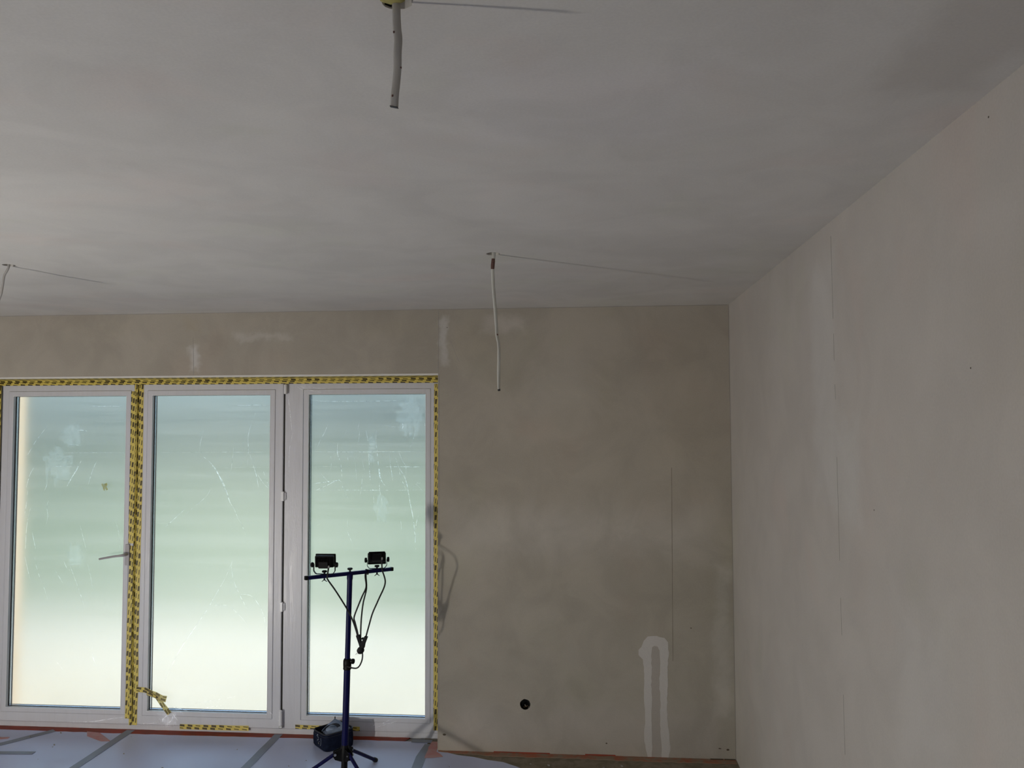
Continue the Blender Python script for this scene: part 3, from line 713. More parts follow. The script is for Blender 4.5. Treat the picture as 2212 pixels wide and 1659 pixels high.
tape_thing('yellow printed tape down the right jamb of the fixed pane', [
    ([(-.881, YW-.004, 2.118), (-.882, YW-.004, 1.5), (-.8835, YW-.004, .9), (-.882, YW-.004, .05)], .034, (0,-1,0), dict(wob=.0012)),
    ([(-.856, YW-.018, 2.13), (-.856, YW-.018, .02)], .030, (-.6,-.8,0), dict(v0=.034))])
tape_thing('short yellow tape strip low on the bottom rail of the middle leaf', [
    ([(-2.466, YS-.001, .0325), (-2.032, YS-.001, .0345)], .030, (0,-1,0))])
tape_thing('short yellow tape strip on the bottom rail behind the bag', [
    ([(-1.746, YW-.004, .048), (-1.348, YW-.004, .046)], .024, (0,-1,0))])
# loose twisted end and torn scrap
lt = thing('masking_tape', 'loose twisted yellow tape end hanging over the middle glass pane', 'tape', (-2.735, YS, .24), 'yellow printed tape strips on the glass doors')
tape('x','',[(-2.745,YS-.002,.252),(-2.69,YS-.006,.247),(-2.655,YS-.010,.238)], .030, (0,-1,.1), root=lt, pname='tape_strip', m=M['tape'], wob=.003)
tape('x','',[(-2.668,YS-.012,.240),(-2.62,YS-.014,.222),(-2.575,YS-.016,.204),(-2.548,YS-.014,.200)], .034, (.1,-1,.2), root=lt, pname='tape_strip', m=M['tape_t'], wob=.003)
tape('x','',[(-2.655,YS-.010,.234),(-2.61,YS-.010,.212),(-2.575,YS-.012,.168),(-2.528,YS-.010,.112)], .028, (0,-1,.15), root=lt, pname='tape_strip', m=M['tape_t'], wob=.002)
tape('x','',[(-2.655,YS-.018,.240),(-2.632,YS-.019,.222),(-2.600,YS-.019,.208)], .010, (0,-1,.5), root=lt, pname='tape_fold', m=M['tape'], wob=.002)
sc = MB().prism([(-3.002,1.502),(-2.996,1.512),(-2.990,1.505),(-2.966,1.514),(-2.962,1.500),(-2.968,1.491),(-2.959,1.473),(-2.968,1.465),(-2.975,1.480),(-2.980,1.464),(-2.988,1.470),(-2.992,1.487)], YS-.001, YS-.0002)
M['scrap'] = clear_film('tape_scrap', .85, (.95,.85,.45)); tag(sc.build('masking_tape', M['scrap']), 'tiny torn scrap of yellow tape alone on the left glass pane', 'tape', 'yellow printed tape strips on the glass doors')

# ------------------------------------------------------------------ floor coverings
cuts = [-6.1, -4.65, -3.725, -2.79, -1.85, -.92]
for i in range(len(cuts)-1):
    a, b_ = cuts[i], cuts[i+1]; yb = YW-.055 if b_ <= -.9 and a > -3.8 else D-.03
    pl = [(a+.0015, YB+.05), (b_-.0015, YB+.05), (b_-.0015, yb), (a+.0015, yb)]
    part(MB().prism(wobbly(pl, .12, .0012, i+3), -.004, .0015, 'z'), 'cover_sheet', M['cover'], floor)
edge = wobbly([(-.9185, YB+.05), (XR-.25, YB+.05), (XR-.3, 3.9), (-.2, 4.4), (-.45, 4.59), (-.72, 4.66), (-.80, 4.70), (-.9185, 4.80)], .09, .006, 9)
part(MB().prism(edge, -.004, .0017, 'z'), 'cover_sheet', M['cover'], floor)
part(MB().prism([(-.95, 4.3), (XR, 3.6), (XR, D), (OX1, D), (OX1, YW), (-.95, YW)], -.004, .0004, 'z'), 'dusty_patch', M['screed'], floor)

def duct(label, pts, w, z=.0026, seed=1, m=None, name='duct_tape', grp='grey tape over the sheet joints'):
    rn = random.Random(seed); P = []; pts = [Vector((*p, 0)) for p in pts]
    for i in range(len(pts)-1):
        n = max(1, int((pts[i+1]-pts[i]).length/.07)); P += [pts[i].lerp(pts[i+1], k/n) for k in range(n)]
    P.append(pts[-1]); L = []; R = []
    for i, p in enumerate(P):
        d = (P[min(i+1,len(P)-1)]-P[max(i-1,0)]).normalized(); sd = Vector((-d.y, d.x, 0))
        L.append(tuple((p+sd*(w/2+rn.uniform(-.001,.001)))[:2])); R.append(tuple((p-sd*(w/2+rn.uniform(-.001,.001)))[:2]))
    o = MB().prism(L+R[::-1], z, z+.0006, 'z').build(name, m or M['duct'])
    return tag(o, label, 'tape', grp)
duct('grey tape over the floor sheet joint that meets the yellow taped mullion', [(-2.792,-2.5),(-2.79,4.0),(-2.778,YW-.016)], .052, seed=1)
duct('grey tape over the floor sheet joint left of the dark bag', [(-1.848,-2.5),(-1.848,4.0),(-1.846,YW-.012)], .050, seed=2)
duct('wide grey tape over the floor joint by the right wall corner', [(-.917,-2.5),(-.905,4.2),(-.92,4.62),(-.905,4.80)], .058, seed=3)
duct('grey tape running slantwise at the left end of the threshold', [(-3.70,-2.5),(-3.60,4.30),(-3.43,4.60),(-3.245,4.835)], .050, seed=4)
duct('short cross piece of grey tape on the floor sheet at far left', [(-3.62,4.47),(-3.14,4.50)], .036, .0035, seed=5)
duct('dark grey patch of tape at the right end of the threshold', [(-1.02,YW-.050),(-.90,YW-.052)], .045, .0036, seed=6)

# orange foil edge showing along the threshold and the back wall
rf = tag(MB().prism(wobbly([(OX0+.01, YW-.001), (OX0+.01, YW-.062), (-2.5, YW-.070), (-1.8, YW-.060), (-1.06, YW-.055), (-1.04, YW-.002)], .05, .003, 12)[0:], .0002, .0022, 'z').build('edge_foil', M['red']), 'orange red foil strip showing along the door threshold', 'foil')
bf = tag(MB().prism(wobbly([(OX1+.004, D-.001), (OX1+.004, D-.02), (-.5, D-.055), (-.1, D-.05), (.35, D-.062), (XR-.002, D-.055), (XR-.002, D-.001)], .04, .004, 14), .0006, .0026, 'z').build('edge_foil', M['dusty']), 'dusty orange foil edge along the foot of the back wall', 'foil')
for i, (xa, xb, h) in enumerate([(-.52,-.20,.005),(.00,.17,.006)]):
    part(MB().box((xa, D-.004, .002), (xb, D-.001, .002+h)), 'upturned_edge', M['red'], bf)
tag(MB().prism([(-3.035,4.835),(-2.945,4.822),(-2.80,4.70),(-2.86,4.695),(-2.99,4.765)], .0022, .003, 'z').build('red_tape', M['red_pale']), 'faded red tape piece pointing at the grey taped joint under the left leaf', 'tape', 'faded red tape pieces on the floor')
tag(MB().prism([(-3.62,4.70),(-3.445,4.715),(-3.44,4.69),(-3.54,4.655),(-3.62,4.65)], .0022, .003, 'z').build('red_tape', M['red_pale']), 'faded red tape piece on the floor at the left picture edge', 'tape', 'faded red tape pieces on the floor')
tag(MB().prism(wobbly([(-.905,4.84),(-.85,4.84),(-.845,4.70),(-.80,4.63),(-.90,4.60)], .04, .004, 3), .0027, .0034, 'z').build('red_tape', M['red_pale']), 'faded red tape piece beside the wall corner at the window', 'tape', 'faded red tape pieces on the floor')
# crumbs of plaster
crm = MB(); rn = random.Random(3)
for x, y, r in [(-3.10,4.62,.006),(-3.09,4.59,.003),(-2.62,4.53,.004),(-2.3,4.36,.005),(-1.55,4.52,.003),(-1.62,4.44,.004),(-3.06,4.42,.003),(-2.0,4.64,.003),(-3.18,4.80,.006),(-3.33,4.73,.006),(-2.72,4.78,.002),(-.2,4.56,.006),(.1,4.55,.006),(.2,4.58,.005),(-.3,4.57,.004),(-.74,4.5,.004)]:
    crm.obox((x,y,.0015+r*.4), (1,rn.uniform(-1,1),0), (-.3,1,.2), (0,-.2,1), r, r*.7, r*.45)
cr_o = crm.build('plaster_crumbs', M['slab'], bevel=.0006); cr_o['kind'] = 'stuff'; cr_o['label'] = 'small grey crumbs scattered on the floor sheets'; cr_o['category'] = 'debris'
# black gap strips in the corner at the wall foot
for i, (xa, xb, y) in enumerate([(.695,.765,D-.006),(.772,XR-.006,D-.005)]):
    part(MB().box((xa, y-.006, .0026), (xb, y+.004, .0048)), 'gap_strip', M['crack'], bf)

# ------------------------------------------------------------------ cables hanging from the ceiling
def hang(label, pts, rx, ry, tw, m, base, extra=None, smooth=True):
    t = thing('ceiling_cable', label, 'cable', base, 'cable ends hanging from the ceiling')
    P = [Vector(p) for p in pts]; Q = []; T = []
    for i in range(len(P)-1):
        p0, p1, p2, p3 = P[max(i-1,0)], P[i], P[i+1], P[min(i+2,len(P)-1)]
        for j in range(5):
            s_ = j/5; Q.append(.5*((2*p1)+(p2-p0)*s_+(2*p0-5*p1+4*p2-p3)*s_*s_+(-p0+3*p1-3*p2+p3)*s_**3)); T.append(tw[i]+(tw[i+1]-tw[i])*s_)
    Q.append(P[-1]); T.append(tw[-1])
    part(MB().tube(Q, rx, 14, ry=ry, twist=T), 'sheath', m, t, smooth=True)
    return t, Q
c2, Q2 = hang('long pale cable hanging in front of the back wall, dark tip at its end',
    [(-.345,3.198,2.60),(-.347,3.197,2.548),(-.352,3.197,2.491),(-.351,3.197,2.454),(-.349,3.197,2.413),(-.344,3.197,2.352),(-.338,3.197,2.268),(-.336,3.197,2.228),(-.329,3.197,2.185),(-.328,3.197,2.13),(-.329,3.197,2.084),(-.329,3.197,2.029),(-.328,3.197,2.010)],
    0.0070, .0040, [0,0,.1,.3,.4,.5,.6,.8,.9,.5,.4,.9,1.0], M['cable2'], (-.35,3.198,H))
part(MB().tube([(-.349,3.197,2.530),(-.3515,3.197,2.505),(-.3525,3.197,2.488)], [.0072,.0078,.0070], 12, ry=[.0048,.0052,.0048]), 'dried_residue', M['dirt'], c2, 'dark red dried splash on the sheath')
part(MB().tube([(-.328,3.197,2.0105),(-.3275,3.196,2.003)], .0052, 12, ry=.004), 'cut_end', M['gasket'], c2)
part(MB().obox((-.3335,3.194,2.226),(1,0,0),(0,1,0),(0,0,1),.003,.002,.003), 'filler_blob', M['dirt'], c2, bevel=.001)
c1, Q1 = hang('short thick cable hanging nearest the camera from yellow foam',
    [(-.292,1.253,2.62),(-.292,1.253,2.55),(-.292,1.253,2.529),(-.291,1.253,2.506),(-.289,1.253,2.487),(-.290,1.253,2.465),(-.290,1.253,2.442),(-.292,1.253,2.416),(-.294,1.253,2.397),(-.295,1.253,2.3775)],
    .0068, .0026, [0,0,0,.1,.1,0,-.1,-.1,-.1,-.1], M['cable'], (-.292,1.253,H))
part(MB().obox((-.2952,1.253,2.3772),(1,0,-.22),(0,1,0),(.22,0,1),.0068, .0030, .0007), 'cut_end', M['gasket'], c1, bevel=.0005)
for p in [(-.2845,1.252,2.4405),(-.2953,1.251,2.4985),(-.2972,1.251,2.395)]:
    part(MB().obox(p,(1,.2,0),(0,1,0),(0,0,1),.0016,.001,.0018), 'filler_blob', M['dirt'], c1, bevel=.0006)
c3, Q3 = hang('thin cable bending out of the picture at the left edge',
    [(-2.410,3.218,2.60),(-2.412,3.218,2.548),(-2.418,3.218,2.530),(-2.431,3.218,2.507),(-2.436,3.218,2.474),(-2.442,3.218,2.434),(-2.453,3.218,2.399),(-2.470,3.218,2.321),(-2.475,3.218,2.22)],
    .0052, .0036, [0]*9, M['cable'], (-2.41,3.218,H))
# yellow foam plug round cable 1, boxes above the holes
fm = thing('foam_plug', 'lump of yellow foam in the ceiling hole of the nearest cable', 'foam', (-.292,1.253,H))
fb = MB(); rn = random.Random(2)
bmf = bmesh.new(); bmesh.ops.create_icosphere(bmf, subdivisions=3, radius=1)
for v in bmf.verts:
    k = 1+rn.uniform(-.10,.10); v.co = Vector((v.co.x*.0235*k, v.co.y*.017*k, v.co.z*.010*k)) + Vector((-.2965,1.2445,2.5545))
me = bpy.data.meshes.new('foam'); bmf.to_mesh(me); bmf.free(); me.shade_smooth(); me.materials.append(M['foam'])
fo_ = bpy.data.objects.new('foam', me); COL.objects.link(fo_); fo_.parent = fm; fo_.matrix_parent_inverse = Matrix.Translation(fm.location).inverted()
for (cx, cy, r) in [(-.292,1.253,.026),(-.350,3.198,.028),(-2.41,3.218,.026)]:
    b = MB().lathe((cx,cy,H+.003), (0,0,1), [(0,r+.001),(.05,r+.001),(.0501,.001)], 20); ob = part(b, 'ceiling_box', M['box'], ceiling)
    bm = bmesh.new(); bm.from_mesh(ob.data); bmesh.ops.delete(bm, geom=[f for f in bm.faces if all(abs(v.co.z-(H+.003)) < 1e-4 for v in f.verts)], context='FACES'); bm.to_mesh(ob.data); bm.free()

# ------------------------------------------------------------------ tripod stand
tb = Vector((-1.258, 4.26, 0.0)); top = Vector((-1.232, 4.26, 1.085)); ax = (top-Vector((-1.258,4.26,.0))).normalized()
def onax(z): return Vector((-1.258, 4.26, 0)) + (top-Vector((-1.258,4.26,0)))*(z/1.085)
st = thing('tripod_stand', 'dark blue tripod stand with a crossbar for the two floodlights', 'stand', tuple(tb), None)
part(MB().cyl(onax(.16), onax(.625), .0172, n=24), 'lower_pole', M['blue'], st, smooth=True)
part(MB().cyl(onax(.60), onax(1.072), .0138, n=24), 'upper_pole', M['blue'], st, smooth=True)
cl = part(MB().lathe(onax(.585), ax, [(0,.0185),(.004,.0215),(.012,.0205),(.030,.0215),(.048,.0215),(.056,.018),(.058,.0142)], 24), 'height_clamp', M['black'], st, smooth=True)
part(MB().cyl(onax(.63)+Vector((.012,-.004,0)), onax(.63)+Vector((.034,-.010,0)), .004, n=10), 'clamp_screw', M['steel'], cl, smooth=True)
kb = MB(); cc = onax(.632)+Vector((.026,-.010,0)); kb.lathe(cc-Vector((.002,-.001,0)), (1,-.3,0), [(0,.006),(.003,.013),(.011,.0145),(.014,.013),(.016,.005)], 12)
part(kb, 'clamp_knob', M['black'], cl, smooth=True)
BL, BR = Vector((-1.410,4.095,1.0905)), Vector((-1.052,4.435,1.0800)); bd = (BR-BL).normalized(); bn = Vector((-bd.y, bd.x, 0)).normalized(); bz = bd.cross(bn); bz = bz if bz.z > 0 else -bz
part(MB().obox((BL+BR)/2, bd, bn, bz, (BR-BL).length/2, .0095, .0095), 'crossbar', M['blue'], st, bevel=.003, seg=2)
for e, s_ in ((BL,-1),(BR,1)): part(MB().obox(e+bd*s_*.002, bd, bn, bz, .008, .0103, .0103), 'end_cap', M['black'], st, bevel=.003, seg=2)
tk = MB(); tk.lathe(onax(1.085)+Vector((0,0,.008)), (0,0,1), [(0,.005),(.010,.005),(.013,.013),(.019,.0145),(.022,.012),(.023,.004)], 16)
part(tk, 'centre_knob', M['black'], st, smooth=True)
part(MB().lathe(onax(1.055), ax, [(0,.0155),(.024,.0160),(.030,.013)], 20), 'socket', M['blue'], st, smooth=True)
# hub with three sockets, spread legs and struts
hz = .150
part(MB().lathe(onax(.070), ax, [(0,.010),(.004,.0165),(.05,.0160),(.052,.021),(.085,.023),(.118,.020),(.128,.0178)], 20), 'hub', M['black'], st, smooth=True)
for i, adeg in enumerate((71, 200, -42)):
    a = math.radians(adeg); r_ = Vector((math.cos(a), math.sin(a), 0)); tdir = Vector((-r_.y, r_.x, 0))
    foot = Vector((-1.320+0, 4.26, 0)) if False else Vector((-1.256,4.26,0)) + r_*.290
    foot.z = .012
    piv = onax(hz) + r_*.050; piv.z = .156
    for s_ in (-1, 1):      # cheek plates of the hub
        c_ = [onax(.185)+r_*.014, onax(.115)+r_*.014, onax(.128)+r_*.05, piv+r_*.010+Vector((0,0,-.010)), piv+r_*.010+Vector((0,0,.008)), piv+Vector((0,0,.016))]
        pl = MB(); n0 = len(c_)
        pl.v = [tuple(q+tdir*s_*.009) for q in c_] + [tuple(q+tdir*s_*.012) for q in c_]
        pl.f = [tuple(range(n0))[::-1], tuple(range(n0, 2*n0))] + [(k,(k+1)%n0,n0+(k+1)%n0,n0+k) for k in range(n0)]
        part(pl, 'leg_bracket', M['black'], st, bevel=.0008)
    part(MB().cyl(piv-tdir*.017, piv+tdir*.017, .0042, n=10), 'leg_bolt', M['steel'], st, 'bare zinc bolt', smooth=True)
    part(MB().lathe(piv+tdir*.014, tdir, [(0,.0075),(.006,.0075)], 6), 'leg_nut', M['steel'], st)
    lg = part(MB().cyl(piv-(foot-piv).normalized()*.010, foot, .0095, n=18), 'leg', M['blue'], st, smooth=True)
    dd = (foot-piv).normalized()
    part(MB().lathe(foot-dd*.018, dd, [(0,.0108),(.004,.0122),(.026,.0128),(.032,.009)], 16), 'rubber_foot', M['rubber'], lg, smooth=True)

# ------------------------------------------------------------------ floodlights
def floodlight(label, c, yaw, tilt, sz):
    """c = centre of the crossbar clamp point; the housing points away from the camera (towards the doors)"""
    t = thing('floodlight', label, 'floodlight', tuple(c), 'black floodlights on the tripod crossbar')
    fx = Vector((math.cos(yaw), math.sin(yaw), 0)); fy = Vector((-fx.y, fx.x, 0)); fz = Vector((0,0,1))
    w, h, d = sz
    pc = Vector(c) + fz*.058                        # pivot centre of the housing
    cy, sy = math.cos(tilt), math.sin(tilt)
    hy = fy*cy + fz*sy; hzv = fz*cy - fy*sy          # housing depth axis, housing up axis
    hc = pc + hzv*.017
    part(MB().obox(hc+hy*.008, fx, hy, hzv, w/2, d/2, h/2), 'housing', M['blackmetal'], t, bevel=.006, seg=3)
    bz_ = part(MB().obox(hc+hy*(.008+d/2+.003), fx, hy, hzv, w/2+.004, .005, h/2+.004), 'bezel', M['blackmetal'], t, bevel=.003, seg=2)
    part(MB().obox(hc+hy*(.008+d/2+.0082), fx, hy, hzv, w/2-.010, .0012, h/2-.010), 'lens', M['led'], bz_, bevel=.0008)
    for k in range(11):                              # cooling fins on the back
        part(MB().obox(hc - hy*(d/2-.005) + fx*(k-5)*(w-.012)/11, fx, hy, hzv, .0011, .010, h/2-.006), 'cooling_fin', M['blackmetal'], t, bevel=.0005)
    part(MB().obox(hc - hy*(d/2+.002) - hzv*.012, fx, hy, hzv, .026, .010, .018), 'driver_box', M['blackmetal'], t, bevel=.003)
    # U bracket
    zb = -.058+.0115; xw = w/2+.007
    pts = [pc+fx*xw, pc+fx*xw+fz*-.030, pc+fx*(xw-.008)+fz*(zb+.004), pc+fx*(xw-.016)+fz*zb, pc+fz*zb-fx*(xw-.016), pc-fx*(xw-.008)+fz*(zb+.004), pc-fx*xw+fz*-.030, pc-fx*xw]
    b = MB()
    for q0, q1 in zip(pts[:-1], pts[1:]):
        dn = (q1-q0).normalized(); b.obox((q0+q1)/2, dn, fy, dn.cross(fy), (q1-q0).length/2+.001, .0075, .0013)
    part(b, 'bracket', M['blackmetal'], t)
    for s_ in (-1, 1):
        kn = MB().lathe(pc+fx*s_*(xw+.001), fx*s_, [(0,.010),(.003,.0132),(.010,.0138),(.013,.011),(.014,.003)], 12)
        part(kn, 'tilt_knob', M['black'], t, smooth=True)
    ks = part(MB().lathe(Vector(c)+fz*.012, fz, [(0,.005),(.006,.005),(.008,.0125),(.014,.0135),(.017,.011),(.018,.003)], 16), 'clamp_knob', M['black'], t, smooth=True)
    wg = MB().cyl(Vector(c)-fz*.010, Vector(c)-fz*.022, .0045, n=8)
    wg.obox(Vector(c)-fz*.022+fx*.006, (fx*.7-fz*.7), fy, fx, .009, .002, .0025); wg.obox(Vector(c)-fz*.022-fx*.006, (-fx*.7-fz*.7), fy, fx, .009, .002, .0025)
    part(wg, 'wing_nut', M['black'], t)
    g = hc + fx*(w/2-.020) - hy*(d/2+.006) - hzv*(h/2-.012)
    part(MB().lathe(g, -fz*.8-hy*.6, [(0,.0062),(.006,.0062),(.007,.0050),(.014,.0045)], 10), 'cable_gland', M['steel'], t, 'worn grey cable gland')
    return t, g - fz*.010 - hy*.008
kL = BL + bd*.098; kR = BR - bd*.088
fl1, g1 = floodlight('black floodlight on the left end of the crossbar, facing straight away', kL+bz*.0, .03, .10, (.098, .060, .030))
fl2, g2 = floodlight('black floodlight on the right end of the crossbar, turned and tilted up', kR+bz*.0, .28, -.50, (.090, .055, .034))

def smooth_path(P, n=8):
    P = [Vector(p) for p in P]; Q = []
    for i in range(len(P)-1):
        p0, p1, p2, p3 = P[max(i-1,0)], P[i], P[i+1], P[min(i+2,len(P)-1)]
        for j in range(n):
            s_ = j/n; Q.append(.5*((2*p1)+(p2-p0)*s_+(2*p0-5*p1+4*p2-p3)*s_*s_+(-p0+3*p1-3*p2+p3)*s_**3))
    Q.append(P[-1]); return Q
Y2 = 4.228
part(MB().tube(smooth_path([g1, (g1.x+.006,4.10,1.10), (-1.306,4.115,1.080), (-1.276,4.15,1.018), (-1.240,4.20,.931), (-1.222,4.222,.885), (-1.205,4.226,.846), (-1.186,Y2,.790), (-1.179,Y2,.762)]), .0040, 10), 'power_cord', M['rubber'], fl1, smooth=True)
part(MB().tube(smooth_path([g2, (g2.x+.001,4.36,1.09), (-1.052,4.30,1.03), (-1.073,4.24,.955), (-1.100,Y2,.89), (-1.118,Y2,.83), (-1.136,Y2,.764)]), .0040, 10), 'power_cord', M['rubber'], fl2, smooth=True)
# two leads tied to the crossbar
sp = thing('cable_splitter', 'black forked cable splitter hanging beside the stand pole', 'splitter', (-1.158,Y2,.70))
Mm = bd*0
tie = (BL+BR)/2 + bd*.098
tt = part(MB().ring(-.0135,.0135,-.0145,.0125,.003,.003,.003,.003,-.003,.003), 'cable_tie', M['black'], sp)
tt.matrix_parent_inverse = Matrix.Identity(4); tt.matrix_basis = Matrix.Identity(4)
tt.matrix_parent_inverse = Matrix.Translation(sp.location).inverted()
Rm = Matrix(((bn.x,bd.x,bz.x,tie.x),(bn.y,bd.y,bz.y,tie.y),(bn.z,bd.z,bz.z,tie.z),(0,0,0,1))); tt.matrix_basis = Rm
tp = tie - bn*.014 - Vector((0,0,.004))
tp = Vector((tie.x-.004, tie.y-.014, tie.z-.004))
part(MB().tube(smooth_path([tp, (tp.x-.001,tp.y-.002,1.058), (-1.142,4.25,1.018), (-1.159,4.235,.972), (-1.178,4.225,.922), (-1.198,4.224,.866), (-1.193,4.225,.838), (-1.181,Y2,.790), (-1.176,Y2,.762)]), .0040, 10), 'power_cord', M['rubber'], sp, smooth=True)
part(MB().tube(smooth_path([tp+Vector((.004,0,0)), (tp.x+.003,tp.y-.002,1.060), (-1.140,4.25,1.010), (-1.153,4.235,.938), (-1.160,Y2,.866), (-1.163,Y2,.808), (-1.164,Y2,.756)]), .0040, 10), 'power_cord', M['rubber'], sp, smooth=True)
sb_ = Vector((-1.157,Y2,.718))
part(MB().prism([(-1.188,.772),(-1.170,.776),(-1.163,.756),(-1.158,.738),(-1.151,.752),(-1.141,.771),(-1.125,.766),(-1.139,.730),(-1.143,.708),(-1.165,.705),(-1.172,.728)], Y2-.010, Y2+.010), 'splitter_body', M['black'], sp, bevel=.003, seg=2)
part(MB().lathe((-1.164,Y2-.012,.695), (0,1,0), [(0,.010),(.003,.0175),(.020,.0185),(.024,.012)], 18), 'plug', M['black'], sp, smooth=True)
part(MB().lathe((-1.152,Y2,.752), (0,0,1), [(0,.0085),(.006,.0085),(.010,.003)], 12), 'hook', M['black'], sp, smooth=True)
part(MB().cyl((-1.172,Y2-.008,.690), (-1.187,Y2-.012,.676), .0014, n=8), 'plug_pin', M['steel'], sp)
part(MB().cyl((-1.165,Y2-.004,.690), (-1.176,Y2-.006,.676), .0014, n=8), 'plug_pin', M['steel'], sp)
part(MB().tube(smooth_path([(-1.156,Y2,.690),(-1.153,Y2,.668),(-1.157,Y2,.641),(-1.171,4.232,.613),(-1.188,4.238,.600),(-1.210,4.240,.600),(-1.236,4.240,.606),(-1.248,4.238,.610)]), .0038, 10), 'power_cord', M['rubber'], sp, smooth=True)

# ------------------------------------------------------------------ bag behind the stand
bg = thing('tool_bag', 'small dark blue fabric bag with pale open lid behind the stand', 'bag', (-1.478, 4.755, .002))
bc = [Vector((-1.600,4.762,0)), Vector((-1.476,4.628,0)), Vector((-1.335,4.735,0)), Vector((-1.459,4.868,0))]   # left, front, right, back
def rounded(cs, r, n=5, z=0.0, grow=0.0):
    c = sum(cs, Vector())/4; out = []
    for i, p in enumerate(cs):
        a = (cs[i-1]-p).normalized(); b_ = (cs[(i+1)%4]-p).normalized(); p0 = p+a*r; p2 = p+b_*r
        for k in range(n+1):
            t_ = k/n; q = p0*(1-t_)**2 + p*2*t_*(1-t_) + p2*t_*t_
            q = c + (q-c)*(1+grow); out.append(Vector((q.x, q.y, z)))
    return out
lv = [(.003,-.05),(.010,.00),(.035,.02),(.070,.015),(.086,-.005),(.098,-.02)]
b = MB(); rings = [rounded(bc, .035, 5, z, g) for z, g in lv]; n = len(rings[0])
# the rim dips towards the front corner and rises at the back
def rimz(q): return 0.097 + (q.x+1.47)*.09
for k, rg in enumerate(rings):
    for q in rg:
        if k >= 4: q.z = rimz(q) - (.012 if k == 4 else 0)
        b.v.append(tuple(q))
for k in range(len(rings)-1):
    for i in range(n): b.f.append((k*n+i, k*n+(i+1)%n, (k+1)*n+(i+1)%n, (k+1)*n+i))
b.f.append(tuple(range(n))[::-1])
# inner lining wall
base = len(b.v)
inn_ = rounded(bc, .035, 5, 0, -.07)
for q in inn_: b.v.append((q.x, q.y, rimz(q)-.002))
for q in inn_: b.v.append((q.x, q.y, .02))
for i in range(n):
    b.f.append(((len(rings)-1)*n+i, (len(rings)-1)*n+(i+1)%n, base+(i+1)%n, base+i)); b.f.append((base+i, base+(i+1)%n, base+n+(i+1)%n, base+n+i))
b.f.append(tuple(base+n+i for i in range(n)))
part(b, 'bag_body', M['navy'], bg, smooth=True)
rim = rounded(bc, .035, 5, 0, -.025); rim = [Vector((q.x,q.y,rimz(q))) for q in rim]
part(MB().tube(rim+[rim[0]], .0038, 8), 'rim_piping', M['piping'], bg, smooth=True)
edge_ = rounded(bc, .035, 5, 0, -.02); edge_ = [Vector((q.x,q.y,rimz(q)-.014)) for q in edge_]
part(MB().tube(edge_+[edge_[0]], .0022, 8), 'zip', M['piping'], bg, smooth=True)
# pale lid, resting inside the rim and drawn up to a peak at the back corner
lb = MB(); NN = 10; L0, F0, R0, B0 = Vector((-1.535,4.742,.080)), Vector((-1.482,4.655,.092)), Vector((-1.362,4.742,.100)), Vector((-1.484,4.835,.122))
for j in range(NN+1):
    for i in range(NN+1):
        u, v = i/NN, j/NN
        q = L0*(1-u)*(1-v) + F0*u*(1-v) + R0*u*v + B0*(1-u)*v
        q.z += .008*math.sin(PI*u)*math.sin(PI*v) + .002*math.sin(u*9+v*5)
        lb.v.append(tuple(q))
for j in range(NN):
    for i in range(NN):
        a = j*(NN+1)+i; lb.f.append((a,a+1,a+NN+2,a+NN+1))
lo = part(lb, 'lid', M['lid'], bg, 'pale blue grey lid panel', smooth=True)
md = lo.modifiers.new('th', 'SOLIDIFY'); md.thickness = .004
part(MB().tube([(-1.484,4.835,.121),(-1.486,4.842,.131)], .0035, 8), 'zip_pull', M['piping'], lo)
hp = [Vector((-1.515,4.722,.090)), Vector((-1.503,4.728,.108)), Vector((-1.482,4.733,.122)), Vector((-1.458,4.737,.126)), Vector((-1.438,4.740,.118)), Vector((-1.428,4.742,.098))]
b = MB(); sw = Vector((.55,.83,0)).normalized()*.013; SP = smooth_path(hp, 5)
for q in SP: b.v += [tuple(q-sw), tuple(q+sw), tuple(q+sw+Vector((0,0,.002))), tuple(q-sw+Vector((0,0,.002)))]
for i in range(len(SP)-1):
    for k in range(4): b.f.append((i*4+k, i*4+(k+1)%4, (i+1)*4+(k+1)%4, (i+1)*4+k))
b.f += [(0,1,2,3), tuple(len(b.v)-4+k for k in (3,2,1,0))]
part(b, 'carry_strap', M['strap'], bg, smooth=True)
bmd = bmesh.new(); bmesh.ops.create_icosphere(bmd, subdivisions=3, radius=1)
for v in bmd.verts: v.co = Vector((v.co.x*.030, v.co.y*.022, v.co.z*.018)) + Vector((-1.474,4.722,.098))
me = bpy.data.meshes.new('cloth'); bmd.to_mesh(me); bmd.free(); me.materials.append(M['lid']); [setattr(p, 'use_smooth', True) for p in me.polygons]
ob = bpy.data.objects.new('inner_cloth', me); COL.objects.link(ob); ob.parent = bg; ob.matrix_parent_inverse = Matrix.Translation(bg.location).inverted()
# worn round print on the left face
fd = (bc[1]-bc[0]).normalized(); fn = Vector((fd.y, -fd.x, 0)); fn = fn if fn.y < 0 else -fn; fc = (bc[0]+bc[1])/2 + fn*.0022
def face_pt(u, z): 
    g_ = .018*min(1, max(0, 1-abs(z-.05)/.05)); return fc + fd*u + Vector((0,0,z)) + fn*g_*.12
for nm, m_, (ua, ub), arc in [('print_ring', M['print'], (.031,.034), (-55, 35)), ('print_ring', M['print'], (.031,.034), (110, 150))]:
    b = MB(); NA = 14
    for k in range(NA+1):
        a = math.radians(arc[0]+(arc[1]-arc[0])*k/NA)
        for rr in (ua, ub): b.v.append(tuple(face_pt(.012+rr*math.cos(a), .052+rr*math.sin(a))))
    for k in range(NA): b.f.append((2*k,2*k+1,2*k+3,2*k+2))
    o = part(b, nm, m_, bg); o.modifiers.new('t','SOLIDIFY').thickness = .0008
